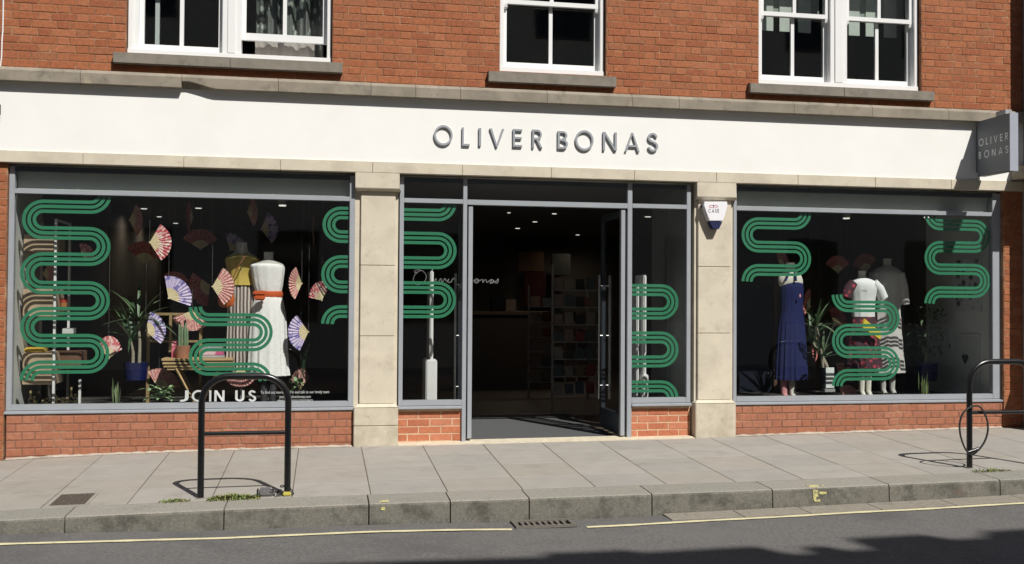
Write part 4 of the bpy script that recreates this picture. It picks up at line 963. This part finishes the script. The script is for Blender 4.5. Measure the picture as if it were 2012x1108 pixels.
mb.prism(q, (0, .03, 0)); tag(part('clutch_bag', mb, mat('yellow_leather', (.72, .55, .05), .5, .05), None, bevel=.008), 'yellow clutch bag held in front of the floral skirt', 'bag')
# striped shirt dress
Y = .86; t = mannequin('headless mannequin in grey striped shirt dress', Y, 1745, 780)
garment('bust', [(1735, 1751, 508), (1735, 1751, 519), (1733, 1754, 524), (1724, 1763, 532)], Y, SKIN, t, ratio=.5)
ST = pattern_mat('diag_stripe_cloth', 'diag', (.66, .64, .61), (.48, .47, .46), 30, .85, .45, .55)
garment('shirt_dress', [(1731, 1756, 523), (1716, 1770, 533), (1713, 1773, 550), (1716, 1768, 590), (1715, 1770, 640), (1712, 1774, 700), (1710, 1777, 732)], Y, ST, t, .06, 10, .55)
for pts in ([(1767, 537), (1774, 565), (1778, 598)], [(1719, 537), (1713, 565), (1711, 592)]):
    mb = MB(); mb.tube([at(x, y, Y-.03) for x, y in pts], [.06, .06, .055], 14); part('sleeve', mb, ST, t, True)
for px in (1735, 1753):
    p = at(px, 728, Y); mb = MB(); mb.tube([(p.x, Y-.05, ZD+.02), (p.x, Y, ZD+.07), (p.x, Y, ZD+.2), (p.x, Y, p.z+.06)], [.028, .03, .036, .045], 12); part('leg', mb, SKIN, t, True)

# ---------------------------------------------------------------- plants
LG = [mat('leaf_deep', (.035, .075, .035), .45, .25, 20), mat('leaf_mid', (.07, .13, .055), .45, .25, 20), mat('leaf_pale', (.16, .23, .13), .45, .2, 20)]
def strap(base, d, L, w, droop, m_, par, n=7):
    mb = MB(); pts = []; p = Vector(base); v = Vector(d).normalized(); side = v.cross(Vector((0, 0, 1)))
    side = side.normalized() if side.length > .05 else Vector((1, 0, 0))
    for k in range(n+1):
        u = k/n; ww = w*(1-u)**.6*(.55+.9*min(1, u*3))*.6; pts.append((p.copy(), ww)); p += v*L/n; v = (v+Vector((0, 0, -droop/n))).normalized()
    up = Vector((0, 0, 1))
    for (a, wa), (b, wb) in zip(pts, pts[1:]):
        la = up*wa*.25; lb = up*wb*.25
        mb.quad(a-side*wa+la, a, b, b-side*wb+lb); mb.quad(a, a+side*wa+la, b+side*wb+lb, b)
    return part('leaf', mb, m_, par, True)
def palm(label, Y, potpx, stems, pot_m, rn_seed, L=.42, nl=15, pot=(24, 44), name='potted_palm'):
    """potpx: centre x, top y, bottom y of the pot; stems: (px, py) crown points"""
    rn = random.Random(rn_seed); px, pt_, pb = potpx; c = at(px, pb, Y); zt = at(px, pt_, Y).z
    t = thing(name, label, 'plant', (c.x, Y, c.z)); m_ = mpp(px, pb, Y); w = pot[0]*m_
    mb = MB(); mb.loft([(c.x, Y, c.z, w*.85, w*.85), (c.x, Y, zt-.01, w, w), (c.x, Y, zt, w*1.03, w*1.03)], 28); part('pot', mb, pot_m, t, True)
    for i, (sx, sy) in enumerate(stems):
        q = at(sx, sy, Y+.02*i); b0 = Vector((c.x+(.03 if i else -.03), Y, zt-.02)); mb = MB(); mb.tube([b0, (b0+q)/2+Vector((.01, 0, 0)), q], [.018, .015, .013], 10); part('stem', mb, mat('pale_bark', (.30, .27, .2), .9, .3, 60), t, True)
        for k in range(nl):
            a = k*2.399+i; el = R(rn.uniform(-5, 75)); d = Vector((math.cos(a)*math.cos(el), math.sin(a)*math.cos(el)*.8, math.sin(el)+.05))
            strap(q+Vector((0, 0, rn.uniform(-.03, .03))), d, L*rn.uniform(.7, 1.15), .024, rn.uniform(.35, 1.0), rn.choice(LG), t)
    return t
NAVY = mat('navy_glaze', (.006, .01, .08), .2, .1, 10, spec=.6)
palm('tall yucca with two stems in a navy pot in the left window', .62, (267, 712, 746), [(258, 668), (272, 628)], NAVY, 1, .46, 17)
palm('yucca with two stems beside the navy dress in the right window', .8, (1622, 722, 765), [(1604, 640), (1616, 700), (1596, 672)], mat('dark_pot', (.03, .03, .035), .5), 2, .42, 18, (11, 44))
# dark bushy plant, right corner
t = palm('dark leafy bush in a navy pot in the right corner', .95, (1822, 712, 748), [(1818, 690)], NAVY, 3, .12, 6, (20, 36), 'potted_bush')
rn = random.Random(9)
for k in range(150):
    px, py = rn.gauss(1826, 20), rn.uniform(605, 700); q = at(px, py, .95+rn.gauss(0, .1)); d = Vector((rn.gauss(0, 1), rn.gauss(0, 1), rn.gauss(.2, .6)))
    strap(q, d, .09, .02, .6, LG[1] if k % 3 else LG[2], t, 3)
def blades(label, px, pb, pt_, n, spread, Y, mats, seed, w=.009, name='potted_grass'):
    rn = random.Random(seed); c = at(px, pb, Y); t = thing(name, label, 'plant', (c.x, Y, c.z))
    for k in range(n):
        h = (c-at(px, pt_, Y)).length*rn.uniform(.55, 1.05); x = rn.uniform(-spread, spread); strap(Vector((c.x+x*.7, Y+rn.uniform(-.05, .05), c.z)), Vector((x*1.2, rn.uniform(-.1, .1), 1)), h, w, .05, rn.choice(mats), t, 4)
    mb = MB(); mb.loft([(c.x, Y, ZD, .05, .05), (c.x, Y, ZD+.05, .06, .06)], 20); part('pot', mb, mat('dark_pot', (.03, .03, .035), .5), t, True)
GR = [mat('blade_pale', (.30, .36, .22), .5, .2, 20), mat('blade_green', (.14, .2, .08), .5, .2, 20)]
blades('upright spiky grass plant on the floor of the left window', 228, 792, 738, 12, .05, .35, GR, 4)
blades('upright spiky grass plant on the floor of the right window', 1813, 776, 728, 12, .05, .4, [GR[1], mat('blade_lime', (.26, .30, .08), .5, .2, 20)], 5)
rn = random.Random(6); p = at(315, 786, .38); t = thing('succulent', 'pale green leafy succulent at the foot of the gilt shelf', 'plant', (p.x, .38, ZD))
for k in range(46):
    q = at(rn.gauss(314, 12), rn.uniform(758, 786), .38+rn.gauss(0, .03)); a = k*2.4; strap(q, (math.cos(a), math.sin(a), rn.uniform(-.1, .7)), .085, .03, .7, mat('succulent_green', (.28, .42, .22), .5, .2, 20), t, 4)
mb = MB(); mb.loft([(p.x, .4, ZD, .05, .05), (p.x, .4, ZD+.06, .065, .065)], 20); part('pot', mb, MATS['dark_pot'], t, True)

# ---------------------------------------------------------------- left window furniture
def pbox(mb, px0, px1, py0, py1, Y, d):
    a = at(px0, py1, Y); b = at(px1, py0, Y); mb.box(min(a.x, b.x), max(a.x, b.x), Y, Y+d, min(a.z, b.z), max(a.z, b.z)); return mb
WM_ = mat('white_metal', (.78, .78, .77), .4, .02); WOOD = mat('pale_wood', (.52, .36, .18), .6, .18, 20, stretch=(.2, 1, 1)); TAN = mat('tan_board', (.46, .345, .235), .8, .12, 6); GILT = mat('gilt_metal', (.45, .33, .17), .45, .1, 20, metal=.4)
Yr = .38; c = at(105, 790, Yr)
t = thing('display_rack', 'white metal display rack with tan shelf boxes at the left end', 'shelf rack', (c.x, Yr, ZD))
a0 = at(105, 430, Yr); xr0 = at(158, 760, Yr+.5).x
for x, y, zt in ((c.x, Yr, a0.z), (c.x, Yr+.55, a0.z), (at(50, 600, Yr).x, Yr+.55, a0.z), (at(157, 760, Yr+.3).x, Yr+.3, at(157, 745, Yr+.3).z)):
    mb = MB(); mb.box(x-.011, x+.011, y-.011, y+.011, ZD, zt); part('post', mb, WM_, t)
mb = MB(); mb.box(c.x-.011, c.x+.011, Yr+.011, Yr+.539, a0.z-.022, a0.z); part('top_bar', mb, WM_, t)
for q in ((46, 111, 461, 493), (44, 109, 568, 622), (43, 108, 692, 756)): part('shelf_box', pbox(MB(), *q, Yr+.015, .35), TAN, t, bevel=.004)
part('shelf', pbox(MB(), 104, 160, 690, 722, Yr+.2, .25), mat('brown_board', (.16, .085, .05), .8, .1, 6), t, bevel=.004)
mb = pbox(MB(), 46, 86, 683, 693, Yr+.04, .2); tag(part('folded_cloth', mb, mat('yellow_cloth', (.62, .43, .06), .9, .1, 12), None, bevel=.012), 'folded yellow cloth on the lowest tan box', 'cloth')
mb = pbox(MB(), 122, 144, 645, 656, Yr+.2, .12); tag(part('white_box', mb, mat('white_card', (.6, .62, .6), .7), None, bevel=.004), 'small white gift box behind the tall green serpentine', 'box')
t = thing('candle_jar', 'small orange candle jar behind the tall green serpentine', 'candle', at(125, 608, Yr+.2))
p = at(125, 610, Yr+.2); mb = MB(); mb.loft([(p.x, p.y, p.z, .03, .03), (p.x, p.y, p.z+.08, .034, .034)], 16); part('jar', mb, mat('amber_jar', (.40, .18, .06), .4), t, True)
mb = MB(); mb.loft([(p.x, p.y, p.z+.081, .036, .036), (p.x, p.y, p.z+.12, .03, .03)], 16); part('lid', mb, mat('red_lid', (.35, .03, .02), .5), t, True)
# trinkets on the base: small bottles
rn = random.Random(21); ORD = 'one two three four five six seven eight nine ten eleven twelve'.split()
for k in range(12):
    px = 60+k*8; q = at(px, 780, Yr+rn.uniform(.0, .3)); h = rn.uniform(.08, .2); r_ = rn.uniform(.015, .028)
    t = thing('trinket_bottle', 'small dark gold-capped bottle under the display rack, number %s from the left wall' % ORD[k], 'bottle', (q.x, q.y, ZD), 'bottles under the display rack')
    mb = MB(); mb.loft([(q.x, q.y, ZD, r_, r_), (q.x, q.y, ZD+h*.6, r_, r_), (q.x, q.y, ZD+h*.75, r_*.4, r_*.4), (q.x, q.y, ZD+h, r_*.4, r_*.4)], 12); part('bottle_body', mb, mat('bottle_glass_dark', (.05, .04, .02), .1, .3, 30, spec=.8), t, True)
    mb = MB(); mb.loft([(q.x, q.y, ZD+h*.98, r_*.5, r_*.5), (q.x, q.y, ZD+h*1.12, r_*.5, r_*.5)], 10); part('stopper', mb, mat('gold_cap', (.7, .55, .28), .3, metal=.6), t, True)
# gilt frame shelf
Yg = .8; c = at(291, 780, Yg); t = thing('gilt_shelf', 'open gilt metal frame shelf behind the trestle table', 'shelf', (c.x, Yg, ZD))
def rail(a, b, Y=Yg, w=.011): p, q = at(*a, Y), at(*b, Y); mb = MB(); mb.box(min(p.x, q.x)-w, max(p.x, q.x)+w, Y-w, Y+w, min(p.z, q.z)-w, max(p.z, q.z)+w); part('frame_bar', mb, GILT, t)
for a, b in (((291, 640), (291, 792)), ((394, 640), (394, 755)), ((335, 618), (335, 690))): rail(a, b)
for a, b in (((294, 616), (392, 618)), ((294, 671), (392, 670)), ((294, 727), (392, 725))): rail(a, b, Yg+.03, .009)
# trestle table with things on it
Yt = .50; c = at(388, 760, Yt); t = thing('trestle_table', 'pale wood trestle table with slatted top in the left window', 'table', (c.x, Yt, ZD))
for k, (y0, y1) in enumerate(((704, 709), (711, 716), (718, 722))):
    part('top_slat', pbox(MB(), 317+k*2, 458, y0, y1, Yt+.0+k*.003, .3), WOOD, t, bevel=.002)
for a, b, dy in (((345, 724), (385, 782), 0), ((430, 724), (392, 782), .02), ((345, 724), (385, 782), .26), ((430, 724), (392, 782), .28)):
    p, q = at(*a, Yt), at(*b, Yt); q.z = ZD; d = Vector((0, dy, 0)); mb = MB(); mb.tube([p+d+Vector((0, .02, 0)), q+d+Vector((0, .02, 0))], .013, 4); part('leg', mb, WOOD, t)
part('apron', pbox(MB(), 328, 450, 722.5, 727, Yt+.02, .02), WOOD, t)
ztop = at(390, 704, Yt).z
p = at(359, 703, Yt+.1); t = thing('cactus_pot', 'terracotta pot of cactus stems on the trestle table', 'plant', (p.x, p.y, ztop))
mb = MB(); mb.loft([(p.x, p.y, ztop, .06, .06), (p.x, p.y, ztop+.10, .072, .072), (p.x, p.y, ztop+.122, .076, .076)], 24); part('pot', mb, mat('terracotta', (.38, .17, .10), .8, .1, 12), t, True)
for px, py in ((353, 632), (358, 640), (364, 628), (368, 645)):
    q = at(px, py, Yt+.1); mb = MB(); mb.tube([(q.x, p.y, ztop+.1), (q.x, p.y, q.z-.02), (q.x, p.y, q.z)], [.013, .013, .004], 8); part('cactus_stem', mb, LG[2], t, True)
mb = pbox(MB(), 337, 347, 671, 703, Yt+.15, .05); tag(part('pink_carton', mb, pattern_mat('pink_carton', 'noise', (.75, .6, .5), (.6, .12, .2), 8, .7), None), 'small pink carton beside the terracotta pot', 'carton')
for k, (y0, y1, m_) in enumerate(((698, 703, mat('grey_book', (.42, .41, .42), .7)), (689, 697.5, pattern_mat('pink_book', 'noise', (.55, .10, .25), (.7, .5, .55), 6, .7)), (681, 688.5, mat('grey_book2', (.36, .35, .36), .7)))):
    tag(part('book', pbox(MB(), 394+k, 441-k*2, y0, y1, Yt+.08, .18), m_, None, bevel=.002), ('lowest grey', 'pink middle', 'topmost grey')[k]+' book of the stack on the trestle table', 'book', 'books on the trestle table')
# glass vase
p = at(586, 765, .6); t = thing('glass_vase', 'square glass vase with green leaves right of the white dress', 'vase', (p.x, .6, ZD))
mb = MB(); a = at(570, 765, .6); b = at(602, 722, .6); mb.box(a.x, b.x, .6, .74, ZD, b.z); mb.f.pop(1); mb.mi.pop(1); part('vase_glass', mb, GLASS, t)
rn = random.Random(8)
for k in range(22): q = at(rn.gauss(584, 9), rn.uniform(748, 772), .67); strap(q, (rn.gauss(0, 1), rn.gauss(0, .6), rn.uniform(0, 1)), .06, .03, .6, MATS['succulent_green'], t, 3)
for k in range(3): mb = MB(); mb.tube([at(588+k*3, 760, .67), at(594+k*2, 715, .67), at(600+k*4, 690-8*k, .67)], .003, 6); part('twig', mb, LG[0], t)

# ---------------------------------------------------------------- entrance: security posts, script sign, counter, card racks
def gate(label, Y, px, top, bot, wpx, lower=None):
    c = at(px, bot, Y); t = thing('security_post', label, 'security post', (c.x, Y, 0)); m_ = mpp(px, bot, Y)
    mb = MB(); mb.box(c.x-wpx*m_/2, c.x+wpx*m_/2, Y, Y+.32, .03, at(px, top, Y).z); part('antenna_panel', mb, WM_, t, bevel=.01)
    if lower: mb = MB(); mb.box(c.x-lower[1]*m_/2, c.x+lower[1]*m_/2, Y-.03, Y+.35, .03, at(px, lower[0], Y).z); part('pedestal', mb, WM_, t, bevel=.012)
    mb = MB(); mb.box(c.x-.09, c.x+.09, Y-.05, Y+.37, 0, .03); part('base_plate', mb, LB, t)
gate('white security post behind the left side light', .5, 847, 532, 785, 7, (706, 22))
gate('white security post behind the right side light, left of two', .55, 1253, 560, 785, 5)
gate('white security post behind the right side light, right of two', .5, 1267, 540, 785, 6, (735, 12))
t = thing('script_sign', 'white handwritten script sign hung inside the left of the doorway', 'sign', at(900, 550, 1.2)); NS = mat('script_white', (.85, .85, .82), .5, emit=.15)
def script(pts, name='script_stroke'):
    P = []
    for i in range(len(pts)-1):
        a, b, c, d = [Vector((*pts[max(0, min(len(pts)-1, i+k))], 0)) for k in (-1, 0, 1, 2)]
        for k in range(5):
            u = k/5; q = .5*((2*b)+(-a+c)*u+(2*a-5*b+4*c-d)*u*u+(-a+3*b-3*c+d)*u**3); P.append(at(q.x, q.y, 1.2))
    mb = MB(); mb.tube(P, .0045, 6); part(name, mb, NS, t, True)
script([(828, 531), (818, 536), (812, 548), (816, 558), (827, 558), (836, 550), (837, 540), (830, 532), (820, 530), (814, 534), (822, 537)])
script([(842, 556), (846, 540), (850, 528), (848, 540), (848, 555), (854, 551), (857, 547), (857, 554), (861, 555), (866, 547), (869, 555), (874, 547), (878, 553), (882, 548), (880, 554), (886, 554), (890, 547), (893, 549), (894, 547)])
script([(906, 557), (912, 541), (917, 530), (924, 531), (921, 540), (914, 543), (925, 546), (922, 555), (910, 557)])
script([(930, 552), (936, 548), (941, 551), (937, 556), (932, 553), (943, 551), (948, 549), (949, 555), (952, 550), (955, 550), (957, 555), (962, 551), (967, 549), (963, 556), (968, 555), (970, 550), (971, 555), (976, 551), (979, 548), (978, 555), (973, 556)])
Yc = 6.0; c = at(1000, 700, Yc); t = thing('till_counter', 'long dark till counter at the back of the shop', 'counter', (c.x, Yc, 0))
a = at(915, 700, Yc).x; b = at(1085, 700, Yc).x; zc = at(1000, 612, Yc).z
mb = MB(); mb.box(a, b, Yc, Yc+.7, 0, zc-.05); part('counter_body', mb, mat('counter_dark', (.05, .042, .036), .6), t); mb = MB(); mb.box(a-.05, b+.05, Yc-.05, Yc+.75, zc-.05, zc); part('counter_top', mb, mat('counter_oak', (.12, .085, .055), .5), t)
mb = pbox(MB(), 968, 996, 585, 611, Yc+.2, .3); tag(part('till_screen', mb, mat('screen_black', (.01, .01, .012), .3), None, bevel=.01), 'dark till screen on the back counter', 'till')
mb = pbox(MB(), 994, 1014, 588, 611, Yc+.15, .25); tag(part('paper_carrier', mb, mat('kraft_bag', (.22, .17, .13), .8), None), 'pale paper bag on the back counter', 'bag')
for q, m_, nm in (((1018, 1068, 494, 532), mat('ochre_canvas', (.22, .125, .07), .9, .2, 3), 'faded orange'), ((1030, 1072, 534, 600), mat('maroon_canvas', (.09, .022, .02), .9, .2, 3), 'maroon'), ((1085, 1120, 500, 540), mat('olive_canvas', (.05, .053, .04), .9, .2, 3), 'olive')):
    t = thing('wall_panel', nm+' fabric panel on the back wall of the shop', 'wall panel', at(q[0], q[3], 9.6)); part('canvas', pbox(MB(), *q, 9.6, .04), m_, t); mb = pbox(MB(), q[0]-1, q[1]+1, q[2]-1, q[3]+1, 9.645, .03); part('frame', mb, FRAME_D, t)
# warm glow only in the ochre panel's colour; no pendant is built
def card_rack(label, px, pt_, pb, Y, cols, rows, w, seed):
    rn = random.Random(seed); c = at(px, pb, Y); zt = at(px, pt_, Y).z; t = thing('card_rack', label, 'card rack', (c.x, Y, 0), 'greeting card racks')
    for s in (-1, 1): mb = MB(); mb.box(c.x+s*w/2-.012, c.x+s*w/2+.012, Y+.02, Y+.05, 0, zt); part('upright', mb, LB, t)
    CM = [mat('card_%d' % i, k, .7) for i, k in enumerate(((.30, .27, .24), (.24, .07, .06), (.22, .15, .10), (.10, .12, .13), (.28, .21, .2), (.06, .06, .06)))]
    for r_ in range(rows):
        z = .25+(zt-.35)*r_/rows; mb = MB(); mb.box(c.x-w/2, c.x+w/2, Y-.05, Y+.03, z-.012, z); part('shelf', mb, LB, t)
        for k in range(cols):
            x = c.x-w/2+w*(k+.1)/cols; h = rn.uniform(.11, .16); mb = MB(); mb.hexa([(x, Y-.03, z), (x+w/cols*.8, Y-.03, z), (x+w/cols*.8, Y-.026, z), (x, Y-.026, z)], [(x, Y+.0, z+h), (x+w/cols*.8, Y+.0, z+h), (x+w/cols*.8, Y+.004, z+h), (x, Y+.004, z+h)]); part('card', mb, rn.choice(CM), t)
card_rack('tall greeting card rack just inside the doors on the right', 1138, 520, 790, 2.6, 5, 7, .7, 1)
card_rack('greeting card rack further inside, beside the back counter', 1098, 560, 720, 4.6, 5, 6, .9, 2)
# fire call point on the pale partition
p = at(1326, 630, 1.49)
t = thing('fire_call_point', 'small red fire call point on the pale wall behind the right side light', 'call point', at(1326, 630, .8))
mb = pbox(MB(), 1321, 1332, 622, 637, .8, .03); part('call_box', mb, mat('fire_red', (.5, .02, .02), .5), t, bevel=.003); mb = pbox(MB(), 1324, 1329, 627, 632, .797, .003); part('call_glass', mb, WV, t)
mb = MB(); a = at(1312, 600, .83).x; mb.box(a, 3.829, .83, .86, 0, 2.76); struct('shop_partition', mb, MATS['pale_partition'])

# ---------------------------------------------------------------- right window backdrop
t = thing('navy_screen', 'tall navy panel at the left end of the right window', 'screen', (4.5, .9, ZD))
a = at(1452, 700, 1.5).x; b = at(1519, 700, 1.5).x; mb = MB(); mb.box(a, b, 1.5, 1.53, ZD, at(1480, 560, 1.5).z); part('screen_panel', mb, mat('navy_board', (.004, .007, .016), .5), t)
mb = MB(); mb.box(b, b+.045, 1.48, 1.55, ZD, at(1480, 540, 1.5).z); part('screen_post', mb, mat('brown_post', (.10, .055, .035), .6, .1, 6), t)
t = thing('slatted_backdrop', 'brown timber slat backdrop behind the striped dress', 'screen', (6.2, 1.7, ZD))
for k in range(11):
    x = at(1690, 700, 1.7).x+k*.105; mb = MB(); mb.box(x, x+.096, 1.7, 1.72, ZD, at(1690, 622, 1.7).z+.01*(k % 3)); part('slat', mb, mat('brown_slat_%d' % (k % 3), ((.085, .06, .048), (.07, .05, .04), (.10, .07, .055))[k % 3], .7, .2, 8, stretch=(8, 8, .5)), t)
WX = 7.418
def side_panel(name, label, cat, px0, px1, py0, py1, m1, m2, inset=.03):
    """picture hung flat on the right-hand side wall"""
    def on(px, py): d = ray(px, py); q = CAM+d*((WX-CAM.x)/d.x); return q
    a, b = on(px0, py1), on(px1, py0); y0, y1 = sorted((a.y, b.y)); z0 = on((px0+px1)/2, py1).z; z1 = on((px0+px1)/2, py0).z
    t = thing(name, label, cat, (WX, (y0+y1)/2, z0)); mb = MB(); mb.box(WX-.02, WX, y0, y1, z0, z1); part('frame', mb, m1, t, bevel=.003)
    mb = MB(); mb.box(WX-.023, WX-.0201, y0+inset, y1-inset, z0+inset, z1-inset); part('print', mb, m2, t); return t, y0, y1, z0, z1
t, y0, y1, z0, z1 = side_panel('framed_print', 'framed print with a dark heart low on the right side wall', 'picture', 1875, 1926, 655, 755, mat('grey_wood_frame', (.62, .65, .63), .6), mat('grey_paper', (.52, .55, .53), .8))
ym, zm = (y0+y1)/2, (z0+z1)/2; mb = MB(); mb.prism([(WX-.026, ym, zm-.07), (WX-.026, ym+.07, zm+.02), (WX-.026, ym+.03, zm+.06), (WX-.026, ym, zm+.04), (WX-.026, ym-.03, zm+.06), (WX-.026, ym-.07, zm+.02)], (.002, 0, 0)); part('heart_motif', mb, mat('ink', (.02, .02, .02), .7), t)
side_panel('framed_print', 'framed print high on the right side wall behind the green stripes', 'picture', 1878, 1930, 505, 612, MATS['grey_wood_frame'], pattern_mat('print_pattern', 'voronoi', (.04, .04, .045), (.6, .63, .62), 9, .8, .2, .5))
t = thing('white_sign_card', 'white card propped beside the yucca in the right window', 'card', at(1632, 768, .5)); part('card_face', pbox(MB(), 1623, 1639, 722, 762, .55, .012), mat('white_card2', (.78, .82, .8), .6), t); part('card_foot', pbox(MB(), 1621, 1641, 764, 770, .54, .06), LB, t)
